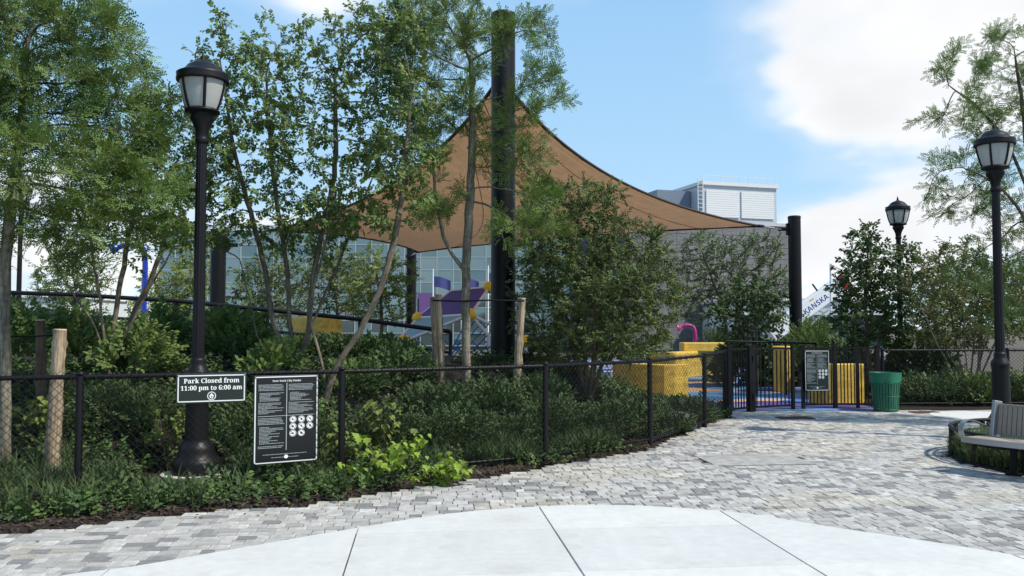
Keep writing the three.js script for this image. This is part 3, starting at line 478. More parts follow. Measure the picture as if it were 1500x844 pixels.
yellowWall('yellow wall seen through the gate pickets', [GP(1104, 25), GP(1128, 25.3), GP(1150, 25), GP(1172, 24.2)], 0.72, 0.35);
{ const p = GP(1147, 22.2), t = thing('yellow_drum', 'yellow drum with a round top seen through the gate', 'drum', p); part('body', lathe([[0, 0], [0.24, 0], [0.25, 0.02], [0.25, 1.1], [0.235, 1.13], [0, 1.13]], 32), M.yellow, t); part('lid', lathe([[0, 0], [0.27, 0], [0.28, 0.02], [0.27, 0.05], [0, 0.055]], 32).translate(0, 1.13, 0), M.yellow, t); }
yellowWall('yellow block wall behind the gate notice', [GP(1186, 18.9), GP(1210, 18.7), GP(1235, 18.7), GP(1258, 18.8)], 0.87, 0.32);
{ const h = 1.12; yellowWall('yellow curved wall behind the black railing on the slope', [GP(434, 23, h), GP(450, 22.3, h), GP(475, 22.1, h), GP(498, 22.3, h)], P(470, 464, 22.2).y - h, 0.3); const q = GP(480, 21.7, 1.0), t = thing('tan_step', 'tan block step below the yellow curved wall', 'step', q); part('block', rbox(0.7, 0.46, 0.3, 0.03, 0, 0.23, 0), M.tan, t); part('tread', rbox(0.74, 0.04, 0.34, 0.012, 0, 0.48, 0), M.tan, t); }
{ // blue and purple mound beyond the right hand pickets
  const p = GP(1292, 21), t = thing('play_mound', 'blue and purple rubber play mound behind the gate pickets', 'play mound', p), mk = (rx, ry, rz, x, z, c) => { const g = new THREE.SphereGeometry(1, 36, 16, 0, 6.283, 0, 1.571); g.scale(rx, ry, rz); return [g.translate(x, 0, z), std(c, 0.85, { bumpMap: grainBump, bumpScale: 0.003 })]; };
  part('purple_mound', ...mk(1.15, 0.85, 0.9, 0.35, -0.4, rgb(0.055, 0.04, 0.19)), t); part('blue_mound', ...mk(0.95, 1.0, 0.8, -0.5, -1.0, rgb(0.06, 0.17, 0.42)), t);
}
{ // net climbing frame with coloured roof panels
  const z = 24, c = GP(660, z), t = thing('climbing_frame', 'net climbing frame with purple and blue panels and yellow ball joints', 'climbing frame', c), Q = (px, py, dz = 0) => P(px, py, z + dz).sub(c);
  const A = Q(578, 506, -0.6), B = Q(612, 466, 0.3), B2 = Q(592, 499, -1.0), Cc = Q(689, 461, -1.2), D = Q(717, 421, -0.3), E = D.clone().addScaledVector(B.clone().sub(Cc), 0.72), F = Q(770, 500, -1.0), Gg = Q(745, 455, 0.2), H = Q(640, 530, -0.3), K = Q(716, 492, -1.1), Lb = Q(765, 545, 0.8), tri = (a, b, d, e) => { const g = new THREE.BufferGeometry(), n = b.clone().sub(a).cross(d.clone().sub(a)).normalize().multiplyScalar(0.02), q = [a, b, d, e].map(p => p.clone().add(n)), w = [a, b, d, e].map(p => p.clone().sub(n)), pos = [], f = (...v) => v.forEach(p => pos.push(p.x, p.y, p.z)); f(q[0], q[1], q[2], q[0], q[2], q[3], w[0], w[2], w[1], w[0], w[3], w[2]); for (let i = 0; i < 4; i++) { const j = (i + 1) % 4; f(q[i], w[i], w[j], q[i], w[j], q[j]); } g.setAttribute('position', new THREE.Float32BufferAttribute(pos, 3)); g.setAttribute('uv', new THREE.Float32BufferAttribute(new Float32Array(pos.length / 3 * 2), 2)); g.computeVertexNormals(); return g; };
  part('blue_panel', tri(A, A.clone().lerp(Cc, 0.12), Cc, B), std(rgb(0.15, 0.31, 0.43), 0.55), t); part('purple_panel', tri(B.clone().add(V(0.05, 0.05, 0)), Cc.clone().add(V(0, 0.05, 0)), D, E), std(rgb(0.05, 0.042, 0.27), 0.6), t);
  const whiteP = std(rgb(0.62, 0.64, 0.66), 0.4); for (const [a, b] of [[A, B], [B, Cc], [A, Cc], [B, E], [E, D], [D, Cc], [Cc, F], [D, F], [Cc, K], [K, F], [D, Gg]]) part('pipe', bar(a, b, 0.045, 10), whiteP, t);
  for (const p of [B, B2, Cc, D, F]) part('ball_joint', new THREE.SphereGeometry(0.17, 20, 14).translate(p.x, p.y, p.z), std(rgb(0.75, 0.5, 0.04), 0.4), t);
  for (const p of [A, K, F, H, Gg]) part('leg', bar(V(p.x, 0 , p.z), p, 0.045, 10), whiteP, t);
  const rope = std(rgb(0.03, 0.22, 0.62), 0.7), net = []; for (let i = 0; i <= 9; i++) { const u = i / 9; net.push(bar(B2.clone().lerp(F, u), H.clone().lerp(Lb, Math.min(1, u + 0.25)).setY(0.3), 0.018, 5), bar(Cc.clone().lerp(F, u), H.clone().lerp(Lb, Math.max(0, u - 0.3)).setY(0.3), 0.018, 5)); } part('rope_net', net, rope, t);
}
{ // two rail guard along the ramp behind the slope
  const z = 19.5, xs = [-90, 20, 110, 257, 392, 527, 660], ys = [425, 429, 432, 441, 454, 468, 486], t0 = P(20, 480, z), t = thing('ramp_railing', 'black two rail railing sloping down along the ramp behind the shrubs', 'railing', V(0, 0, -z)), top = xs.map((px, i) => P(px, ys[i], z).setZ(0));
  const ramp = top.map(p => p.y - 1.08);
  for (let i = 1; i < top.length; i++) { part('top_rail', bar(top[i - 1], top[i], 0.05, 12), M.black, t); part('lower_rail', bar(top[i - 1].clone().setY(top[i - 1].y - 0.48), top[i].clone().setY(top[i].y - 0.48), 0.038, 12), M.black, t); }
  top.forEach((p, i) => part('post', bar(V(p.x, Math.min(height(p.x, z), ramp[i]) - 0.05, 0), p, 0.042, 12), M.black, t));
  const pos = [], idx = []; top.forEach((p, i) => { pos.push(p.x, Math.max(0.05, ramp[i]), -z - 0.1, p.x, Math.max(0.05, ramp[i]), -z - 2.0, p.x, -0.3, -z - 0.1, p.x, -0.3, -z - 2.0); if (i) { const a = (i - 1) * 4, b = i * 4; idx.push(a, b, b + 1, a, b + 1, a + 1, a + 2, b + 2, b, a + 2, b, a); } });
  const g = new THREE.BufferGeometry(); g.setAttribute('position', new THREE.Float32BufferAttribute(pos, 3)); g.setAttribute('uv', new THREE.Float32BufferAttribute(pos.filter((_, i) => i % 3 !== 1), 2)); g.setIndex(idx); g.computeVertexNormals(); structure('ramp', g.toNonIndexed(), M.footing);
  const u = thing('inner_handrail', 'thin black handrail beyond the gate beside the right canopy post', 'railing', GP(1125, 21)), o = u.position, a = P(1065, 500, 21).sub(o), b = P(1195, 503, 21).sub(o); part('rail', bar(a, b, 0.025, 8), M.black, u); for (const k of [0, 0.33, 0.66, 1]) { const q = a.clone().lerp(b, k); part('post', bar(V(q.x, 0, q.z), q, 0.025, 8), M.black, u); }
}
console.log('playground');

// ---------------------------------------------------------------- chain link fences
function chainFence(name, label, pts, gapAtEnd) {
  const o = pts[0], H = 1.22, t = thing(name, label, 'fence', V(o.x, 0, o.z)), L = pts.map(p => p.clone().sub(V(o.x, 0, o.z)).setY(0)), tie = [];
  L.forEach((p, i) => { const post = part('post', cyl(0.036, 0.036, H + 0.06, p.x, -0.08, p.z, 14), M.black, t); part('post_cap', new THREE.SphereGeometry(0.041, 14, 8).scale(1, 0.6, 1).translate(p.x, H + 0.0, p.z), M.black, post); });
  for (let i = 1; i < L.length; i++) {
    const a = L[i - 1], b = L[i], len = a.distanceTo(b), d = b.clone().sub(a).normalize(), n = V(-d.z, 0, d.x), at = (s, y, off = 0) => a.clone().addScaledVector(d, s).addScaledVector(n, off).setY(y), y0 = 0.07, y1 = H + 0.015, hh = y1 - y0;
    part('top_rail', bar(at(0, H - 0.03), at(len, H - 0.03), 0.023, 12), M.black, t); part('bottom_rail', bar(at(0, 0.1), at(len, 0.1), 0.018, 10), M.black, t);
    const g = [], step = 0.078, off = 0.03; // two families of crossing wires, just in front of the rails
    for (let s = -hh; s < len; s += step) { const s0 = Math.max(0.02, s), s1 = Math.min(len - 0.02, s + hh); if (s1 - s0 < 0.02) continue; g.push(bar(at(s0, y0 + (s0 - s), off), at(s1, y0 + (s1 - s), off), 0.0026, 4), bar(at(s0, y1 - (s0 - s), off + 0.004), at(s1, y1 - (s1 - s), off + 0.004), 0.0026, 4)); }
    for (let s = step / 2; s < len; s += step) g.push(bar(at(s - 0.012, y1 - 0.004, off), at(s + 0.014, y1 + 0.014, off + 0.004), 0.003, 4)); // twisted selvage
    const mesh = part('chain_link_mesh', g, M.wire, t); mesh.userData.kind = 'stuff';
    for (let s = 0.15; s < len; s += 0.3) { const rg = new THREE.TorusGeometry(0.028, 0.003, 5, 12); rg.rotateY(Math.atan2(-d.z, d.x) + Math.PI / 2); const q = at(s, H - 0.03); part('tie', rg.translate(q.x, q.y, q.z), M.wire, t); }
  }
  return t;
}
chainFence('chain_link_fence', 'black chain link fence curving in front of the planted slope', fencePosts);
chainFence('chain_link_fence', 'black chain link fence running right from the gate behind the trash can', [V(7.62, 0, -17.58), V(10.3, 0, -17.75), V(13, 0, -17.9)]);

// picket gate
{
  const H = 1.24, pickets = (t, a, b, n, mat, y0 = 0.08) => { const d = b.clone().sub(a); for (let i = 1; i <= n; i++) { const q = a.clone().addScaledVector(d, i / (n + 1)); part('picket', box(0.019, H - y0 - 0.05, 0.019, q.x, y0 + (H - y0 - 0.05) / 2 + 0.012, q.z, Math.atan2(-d.z, d.x)), mat, t); } };
  const g0 = p => V(p.x, 0, p.z), A = g0(G(1066, 607.5)), B = g0(G(1098, 603.5)), B2 = g0(G(1103, 603)), D1 = g0(G(1162, 600)), D2 = g0(G(1177, 599.5)), F = g0(G(1224, 598.5)), Fm = g0(G(1257, 598.5)), E = V(7.58, 0, -17.58);
  const panel = (label, a, b, n, gate, postsAt, name) => {
    const t = thing(name, label, gate ? 'gate' : 'fence', a), o = g0(a), q = p => p.clone().sub(o), ry = Math.atan2(-(b.z - a.z), b.x - a.x);
    part('top_rail', beam(q(a).setY(H), q(b).setY(H), 0.036, 0.036), M.black, t); part('bottom_rail', beam(q(a).setY(0.09), q(b).setY(0.09), 0.036, 0.036), M.black, t); pickets(t, q(a), q(b), n, M.black);
    for (const [p, w] of postsAt) { const c = q(p); const post = part('post', box(w, H + 0.07, w, c.x, (H + 0.07) / 2 - 0.02, c.z, ry), M.black, t); part('post_cap', box(w + 0.014, 0.02, w + 0.014, c.x, H + 0.055, c.z, ry), M.black, post); }
    return [t, q, ry];
  };
  panel('short angled black picket panel between the chain link and the gate', A, B, 7, false, [[A, 0.13], [B, 0.085]], 'picket_fence');
  const [leafA] = panel('black picket gate leaf in front of the blue wave pattern', B2, D1, 9, true, [[B2, 0.085], [D1, 0.06]], 'picket_gate'); 
  const [leafB, q, ry] = panel('black picket gate leaf carrying the notice', D2, F, 8, true, [[D2, 0.06], [F, 0.07]], 'picket_gate');
  part('latch', rbox(0.09, 0.16, 0.06, 0.01, -0.05, 0.85, 0.03), M.blackMatte, leafB); for (const y of [0.25, 1.0]) part('hinge', cyl(0.02, 0.02, 0.1, 0.0, y, 0.05, 10), M.blackMatte, leafA);
  panel('black picket fence panel between the gate and the chain link by the trash can', F.clone().add(V(0.05, 0, 0)), E.clone().add(V(-0.05, 0, 0)), 11, false, [[Fm, 0.06], [E.clone().add(V(-0.06, 0, 0)), 0.08]], 'picket_fence');
}

// ---------------------------------------------------------------- signs
const lineMix = rngOf(61);
function blurb(c, x, y, w, rows, lh, ragged) { for (let k = 0; k < rows; k++) { let u = x; const end = x + w * (ragged ? 0.35 + 0.65 * lineMix() : 0.88 + 0.12 * lineMix()); while (u < end) { const l = 5 + lineMix() * 16; c.fillRect(u, y + k * lh, Math.min(l, end - u), lh * 0.5); u += l + 4; } } }
function rulesTex(green) { return canvasTex(768, 1104, (c, w, h) => {
  c.fillStyle = green ? '#131f1e' : '#0b0d0e'; c.fillRect(0, 0, w, h); c.strokeStyle = '#d5dadb'; c.lineWidth = 14; c.beginPath(); c.roundRect(16, 16, w - 32, h - 32, 22); c.stroke();
  c.fillStyle = '#e8ebec'; c.textAlign = 'center'; c.font = 'bold 33px serif'; c.fillText('New York City Parks', w / 2, 78);
  c.fillStyle = '#a9b1b5'; c.fillRect(w / 2 - 4, 92, 8, 850); c.fillRect(46, 504, w - 92, 6);
  c.fillStyle = '#9aa3a8'; for (const x of [52, 408]) { blurb(c, x, 110, 312, 5, 17, false); blurb(c, x + 14, 214, 290, 7, 16, true); blurb(c, x, 340, 308, 9, 16, true); }
  blurb(c, 52, 530, 308, 5, 18, false); blurb(c, 66, 640, 290, 13, 17, true); blurb(c, 52, 880, 308, 2, 18, false); blurb(c, 110, 984, 548, 1, 16, false); blurb(c, 210, 1024, 340, 1, 16, false);
  for (const [i, j] of [[0, 0], [1, 0], [2, 0], [0, 1], [1, 1], [2, 1], [0, 2], [1, 2]]) { const x = 462 + i * 102, y = 560 + j * 88; c.fillStyle = '#eef0f0'; c.beginPath(); c.arc(x, y, 41, 0, 7); c.fill(); c.strokeStyle = '#20282c'; c.lineWidth = 5; c.beginPath(); c.arc(x, y, 33, 0, 7); c.stroke(); c.fillStyle = '#20282c'; c.beginPath(); c.ellipse(x + (i - 1) * 4, y + 2, 12 + 3 * j, 9 + 4 * ((i + j) % 2), 0.5 * i, 0, 7); c.fill(); c.fillRect(x - 5, y - 16, 9, 18); c.beginPath(); c.moveTo(x - 23, y - 23); c.lineTo(x + 23, y + 23); c.stroke(); }
  c.fillStyle = '#eef0f0'; c.beginPath(); c.arc(w / 2, 1024, 24, 0, 7); c.fill();
}); }
function sign(name, label, cx, cy, z, w, h, texture, ry, back) {
  const t = thing(name, label, 'sign', V(cx, cy, z), ry, undefined);
  part('panel', rbox(w, h, 0.012, 0.005, 0, 0, 0), std(rgb(0.02, 0.026, 0.026), 0.4), t); part('printed_face', new THREE.PlaneGeometry(w - 0.006, h - 0.006).translate(0, 0, 0.0085), phys(0xffffff, 0.38, { map: texture }), t);
  for (const [x, y] of [[-1, 1], [1, 1], [-1, -1], [1, -1]]) part('bolt', new THREE.SphereGeometry(0.009, 8, 6).translate(x * (w / 2 - 0.018), y * (h / 2 - 0.018), 0.008), M.alu, t);
  return t;
}
{
  const onFence = (px, py) => { // place on the fence line at that pixel
    const r = ray(px, py); for (let d = 6; d < 18; d += 0.004) { const p = P(px, py, d); if (d >= interp(fenceLine, p.x) - 0.05) return p; } };
  const a = fencePosts[1], b = fencePosts[2], ry = Math.atan2(-(b.z - a.z), b.x - a.x);
  const c1 = onFence(311, 568.5), s1 = -c1.z / FOCAL; 
  sign('park_hours_sign', 'small black sign giving park closing hours hung on the chain link fence', c1.x, c1.y, c1.z + 0.02, 101 * s1 * 0.96, 43 * s1, canvasTex(768, 330, (c, w, h) => { c.fillStyle = '#18241f'; c.fillRect(0, 0, w, h); c.strokeStyle = '#dfe3e3'; c.lineWidth = 13; c.beginPath(); c.roundRect(20, 20, w - 40, h - 40, 12); c.stroke(); c.fillStyle = '#f2f4f4'; c.textAlign = 'center'; c.font = 'bold 70px serif'; c.fillText('Park Closed from', w / 2, 104, 640); c.fillText('11:00 pm to 6:00 am', w / 2, 184, 680); c.strokeStyle = '#dfe3e3'; c.lineWidth = 9; c.beginPath(); c.arc(w / 2, 252, 44, 0, 7); c.stroke(); c.fillStyle = '#dfe3e3'; c.beginPath(); c.moveTo(w / 2, 218); c.lineTo(w / 2 + 30, 256); c.lineTo(w / 2 + 14, 256); c.arc(w / 2, 262, 20, 0, 3.14); c.lineTo(w / 2 - 30, 256); c.fill(); c.fillStyle = '#101816'; c.beginPath(); c.arc(w / 2, 262, 8, 0, 7); c.fill(); }), ry);
  const c2 = onFence(420, 613.5), s2 = -c2.z / FOCAL; const big = sign('park_rules_sign', 'tall black rules sign with white symbols tilted on the chain link fence', c2.x, c2.y, c2.z + 0.02, 92 * s2 * 1.03, 127 * s2, rulesTex(false), ry + 0.12); big.rotation.order = 'YXZ'; big.rotation.z = 0.0;
  const c3 = P(1197, 543, 17.36); sign('park_rules_sign', 'rules notice with a grey border fixed to the picket gate', c3.x, c3.y, c3.z + 0.0, 0.52, 0.82, rulesTex(true), 0.1);
}

// ---------------------------------------------------------------- street lamps
function makeLamp(label, pos, turn, foot = true) {
  const t = thing('street_lamp', label, 'street lamp', pos, turn, 'black park lamp posts');
  part('base', lathe([[0, 0], [0.262, 0], [0.265, 0.02], [0.262, 0.14], [0.235, 0.19], [0.205, 0.20], [0.2, 0.25], [0.185, 0.27], [0.19, 0.3], [0.165, 0.33], [0.15, 0.36], [0.128, 0.4], [0.118, 1.05], [0.126, 1.08], [0.13, 1.11], [0.126, 1.14], [0.09, 1.2], [0.082, 1.24], [0.086, 1.27], [0.072, 1.3], [0, 1.3]], 40), M.black, t);
  const sh = new THREE.CylinderGeometry(0.057, 0.068, 2.45, 72, 1, true).translate(0, 1.29 + 1.225, 0), q = sh.attributes.position; for (let i = 0; i < q.count; i++) { const a = Math.atan2(q.getZ(i), q.getX(i)), f = 1 - 0.07 * (0.5 + 0.5 * Math.cos(12 * a)); q.setX(i, q.getX(i) * f); q.setZ(i, q.getZ(i) * f); } sh.computeVertexNormals(); part('shaft', sh, M.black, t);
  part('capital', lathe([[0.057, 3.7], [0.07, 3.71], [0.075, 3.735], [0.07, 3.76], [0.062, 3.78], [0.075, 3.86], [0.115, 3.95], [0.13, 3.97], [0.13, 4.0], [0.115, 4.02], [0.14, 4.04], [0.19, 4.05], [0.192, 4.075], [0.17, 4.09], [0, 4.09]], 36), M.black, t);
  const lan = part('lantern_roof', lathe([[0.262, 4.395], [0.283, 4.4], [0.287, 4.42], [0.28, 4.47], [0.287, 4.485], [0.27, 4.497], [0.235, 4.505], [0.205, 4.535], [0.195, 4.545], [0.165, 4.585], [0.11, 4.62], [0.06, 4.635], [0.045, 4.65], [0.02, 4.655], [0.028, 4.68], [0.018, 4.70], [0.006, 4.75], [0, 4.755]], 36), M.black, t);
  const glassM = phys(rgb(0.62, 0.64, 0.62), 0.55, { transmission: 0.45, thickness: 0, side: THREE.DoubleSide }), prof = [[0.168, 4.085], [0.195, 4.15], [0.225, 4.26], [0.245, 4.36], [0.252, 4.41]];
  for (let k = 0; k < 6; k++) { const g = new THREE.LatheGeometry(prof.map(p => new THREE.Vector2(...p)), 8, k * Math.PI / 3 + 0.06, Math.PI / 3 - 0.12); part('glass_pane', g, glassM, t); const a = k * Math.PI / 3, pts = prof.map(p => V(Math.sin(a) * (p[0] + 0.004), p[1], Math.cos(a) * (p[0] + 0.004))); part('rib', tube(pts, 0.017, 10, 6), M.black, t); }
  part('lamp_socket', lathe([[0, 4.09], [0.05, 4.09], [0.05, 4.16], [0.03, 4.18], [0.045, 4.25], [0.03, 4.33], [0, 4.34]], 16), M.white, t);
  if (foot) part('footing', cyl(0.37, 0.37, 0.14, 0, -0.115, 0, 40), M.footing, t);
  return t;
}
{ const p = G(287, 700); makeLamp('black lamp post on a concrete footing behind the park hours sign', V(p.x, 0.03, p.z), 0.45);
  makeLamp('black lamp post standing behind the curved bench', V(P(1464, 480, 12.75).x, 0, -12.75), 0.3);
  const z2 = 20.6; makeLamp('black lamp post among trees behind the green trash can', V(P(1319, 480, z2).x, 0.1, -z2), 0.2);
  const z3 = 24; makeLamp('black lamp post seen through the trees beyond the ramp railing', V(P(26, 480, z3).x, height(P(26, 480, z3).x, z3) - 0.05, -z3), 0.1); }

// ---------------------------------------------------------------- trash can
{
  const p = G(1298, 602.5), g = phys(rgb(0.012, 0.115, 0.065), 0.45, { clearcoat: 0.2 }), t = thing('trash_can', 'green slatted metal trash can with a green liner beside the fence', 'trash can', V(p.x, 0.003, p.z)), H = 0.76, r0 = 0.225, r1 = 0.288;
  for (let i = 0; i < 30; i++) { const a = i / 30 * 6.2832, d = V(Math.cos(a), 0, Math.sin(a)); const s = beam(d.clone().multiplyScalar(r0).setY(0.03), d.clone().multiplyScalar(r1).setY(H - 0.02), 0.034, 0.006); part('slat', s, g, t); }
  for (const [y, q] of [[0.04, 0.008], [0.3, 0.006], [0.55, 0.006], [H - 0.02, 0.014]]) { const rr = lerp(r0, r1, y / H); const o = new THREE.TorusGeometry(rr, q, 8, 40); o.rotateX(Math.PI / 2); part(y > 0.7 ? 'rim' : 'hoop', o.translate(0, y, 0), g, t); }
  const liner = []; for (let i = 0; i <= 48; i++) liner.push(0); const lg = new THREE.CylinderGeometry(r1 + 0.012, r1 - 0.004, 0.2, 64, 5, true).translate(0, H - 0.09, 0), q = lg.attributes.position; for (let i = 0; i < q.count; i++) { const a = Math.atan2(q.getZ(i), q.getX(i)), y = q.getY(i), w = 1 + 0.02 * fbm(a * 5, y * 12, 3, 3), drop = y < H - 0.1 ? 0.06 * fbm(a * 2.2, 1, 5, 2) : 0; q.setXYZ(i, q.getX(i) * w, y + drop, q.getZ(i) * w); } lg.computeVertexNormals();
  const lm = phys(rgb(0.02, 0.21, 0.12), 0.35, { transmission: 0.25, thickness: 0, side: THREE.DoubleSide }); part('liner', lg, lm, t);
  const inner = new THREE.CylinderGeometry(r1 - 0.02, r0 - 0.03, H - 0.1, 40, 6, true).translate(0, H / 2 + 0.02, 0), k = inner.attributes.position; for (let i = 0; i < k.count; i++) { const a = Math.atan2(k.getZ(i), k.getX(i)), w = 0.93 + 0.1 * fbm(a * 4, k.getY(i) * 3, 6, 3); k.setX(i, k.getX(i) * w); k.setZ(i, k.getZ(i) * w); } inner.computeVertexNormals(); part('liner_bag', inner, lm, t);
  part('base_plate', cyl(r0 + 0.004, r0 + 0.004, 0.02, 0, 0.0, 0, 40), g, t);
}

// ---------------------------------------------------------------- round bed with hoop rail and curved bench
{
  const c = V(BED.x, 0, -BED.z), on = (a, r, y) => V(Math.cos(a) * r, y, -Math.sin(a) * r); // angle 0 to the right, pi/2 away
  const t = thing('bed_rail', 'low black double hoop rail round the circular planting bed', 'rail', c), R = 1.5;
  for (const [y, r] of [[0.37, 0.024], [0.25, 0.016]]) { const pts = []; for (let i = 0; i < 40; i++) pts.push(on(i / 40 * 6.2832, R, y)); part('hoop', tube(pts, r, 120, 8, true), M.black, t); }
  for (let i = 0; i < 14; i++) { const p = on(i / 14 * 6.2832 + 0.12, R, 0); part('post', rbox(0.05, 0.46, 0.05, 0.008, p.x, 0.14, p.z, 0.3), M.black, t); }
  // bench: an arc round the bed, seat outwards
  const a0 = Math.atan2(-(9.9 - BED.z) * -1, 5.17 - BED.x), start = Math.PI + Math.atan2(0.70, 1.93), end = start + 0.98, b = thing('curved_bench', 'curved bench of weathered wood slats and grey metal round the planting bed', 'bench', c), rs = 1.62, re = 2.04, seatY = 0.40;
  const arc = (r, y, s, e, n = 20) => Array.from({ length: n + 1 }, (_, i) => on(lerp(s, e, i / n), r, y));
  const strip = (r0, r1, y0, y1, s, e, n = 24) => { const sh = new THREE.Shape(); for (let i = 0; i <= n; i++) { const a = lerp(s, e, i / n); sh[i ? 'lineTo' : 'moveTo'](Math.cos(a) * r1, Math.sin(a) * r1); } for (let i = n; i >= 0; i--) { const a = lerp(s, e, i / n); sh.lineTo(Math.cos(a) * r0, Math.sin(a) * r0); } const g = new THREE.ExtrudeGeometry(sh, { depth: y1 - y0, bevelEnabled: true, bevelSize: 0.004, bevelThickness: 0.004, bevelOffset: -0.004, bevelSegments: 2 }); g.rotateX(-Math.PI / 2); return g.translate(0, y0, 0); };
  part('front_rail', strip(re - 0.03, re, seatY - 0.055, seatY + 0.004, start, end), M.alu, b); part('back_rail', strip(rs - 0.03, rs, seatY - 0.05, seatY - 0.004, start, end), M.alu, b);
  const n = 26; for (let i = 0; i < n; i++) { const s = lerp(start, end, (i + 0.06) / n), e = lerp(start, end, (i + 0.94) / n); part('seat_slat', strip(rs + 0.006, re - 0.036, seatY - 0.03, seatY - 0.002, s, e, 3), M.greyWood, b); }
  const lean = 0.10; for (let i = 0; i < n; i++) { const s = lerp(start + 0.07, end, (i + 0.06) / n), e = lerp(start + 0.07, end, (i + 0.94) / n), m = (s + e) / 2; const g = rbox((e - s) * (rs - 0.03), 0.36, 0.03, 0.005); g.rotateX(lean * 1.6); g.rotateY(m - Math.PI * 1.5 + Math.PI); const q = on(m, rs - 0.04, seatY + 0.2); part('back_slat', g.translate(q.x, q.y, q.z), M.greyWood, b); }
  const plate = (a, y0, y1, r) => { const g = rbox(0.05, y1 - y0, 0.12, 0.01); g.rotateX(lean * 1.6); g.rotateY(a - Math.PI * 1.5 + Math.PI); const q = on(a, r, (y0 + y1) / 2); return g.translate(q.x, q.y, q.z); };
  for (const a of [start + 0.05, end + 0.01]) part('back_end_plate', plate(a, seatY - 0.02, seatY + 0.41, rs - 0.035), M.alu, b);
  for (const a of [start, end]) { const pts = [on(a, re - 0.02, seatY), on(a, re - 0.005, seatY + 0.09), on(a, re - 0.05, seatY + 0.175), on(a, re - 0.14, seatY + 0.19), on(a, rs + 0.1, seatY + 0.135), on(a, rs, seatY + 0.1)]; const cv = new THREE.CatmullRomCurve3(pts), pos = [], idx = [], w = 0.032; for (let i = 0; i <= 30; i++) { const p = cv.getPointAt(i / 30), d = cv.getTangentAt(i / 30), side = on(a + Math.PI / 2, w, 0), up = d.clone().cross(side).normalize().multiplyScalar(0.006); for (const [s, u] of [[1, 1], [-1, 1], [-1, -1], [1, -1]]) { const q = p.clone().addScaledVector(side, s).addScaledVector(up, u); pos.push(q.x, q.y, q.z); } if (i) for (let k = 0; k < 4; k++) { const A = (i - 1) * 4 + k, B = (i - 1) * 4 + (k + 1) % 4; idx.push(A, B, B + 4, A, B + 4, A + 4); } } const g = new THREE.BufferGeometry(); g.setAttribute('position', new THREE.Float32BufferAttribute(pos, 3)); g.setIndex(idx); const h = g.toNonIndexed(); h.computeVertexNormals(); part('armrest', h, M.alu, b); }
  for (const k of [0.22, 0.78]) { const a = lerp(start, end, k); const leg = part('leg', [beam(on(a, rs - 0.02, seatY - 0.06), on(a, re - 0.05, seatY - 0.06), 0.06, 0.04), bar(on(a, rs + 0.08, seatY - 0.06), on(a, rs + 0.08, 0.0), 0.04, 12)], M.blackMatte, b); part('foot', cyl(0.09, 0.09, 0.02, on(a, rs + 0.08, 0).x, 0.002, on(a, rs + 0.08, 0).z, 16), M.blackMatte, leg); }
}
console.log('furniture');

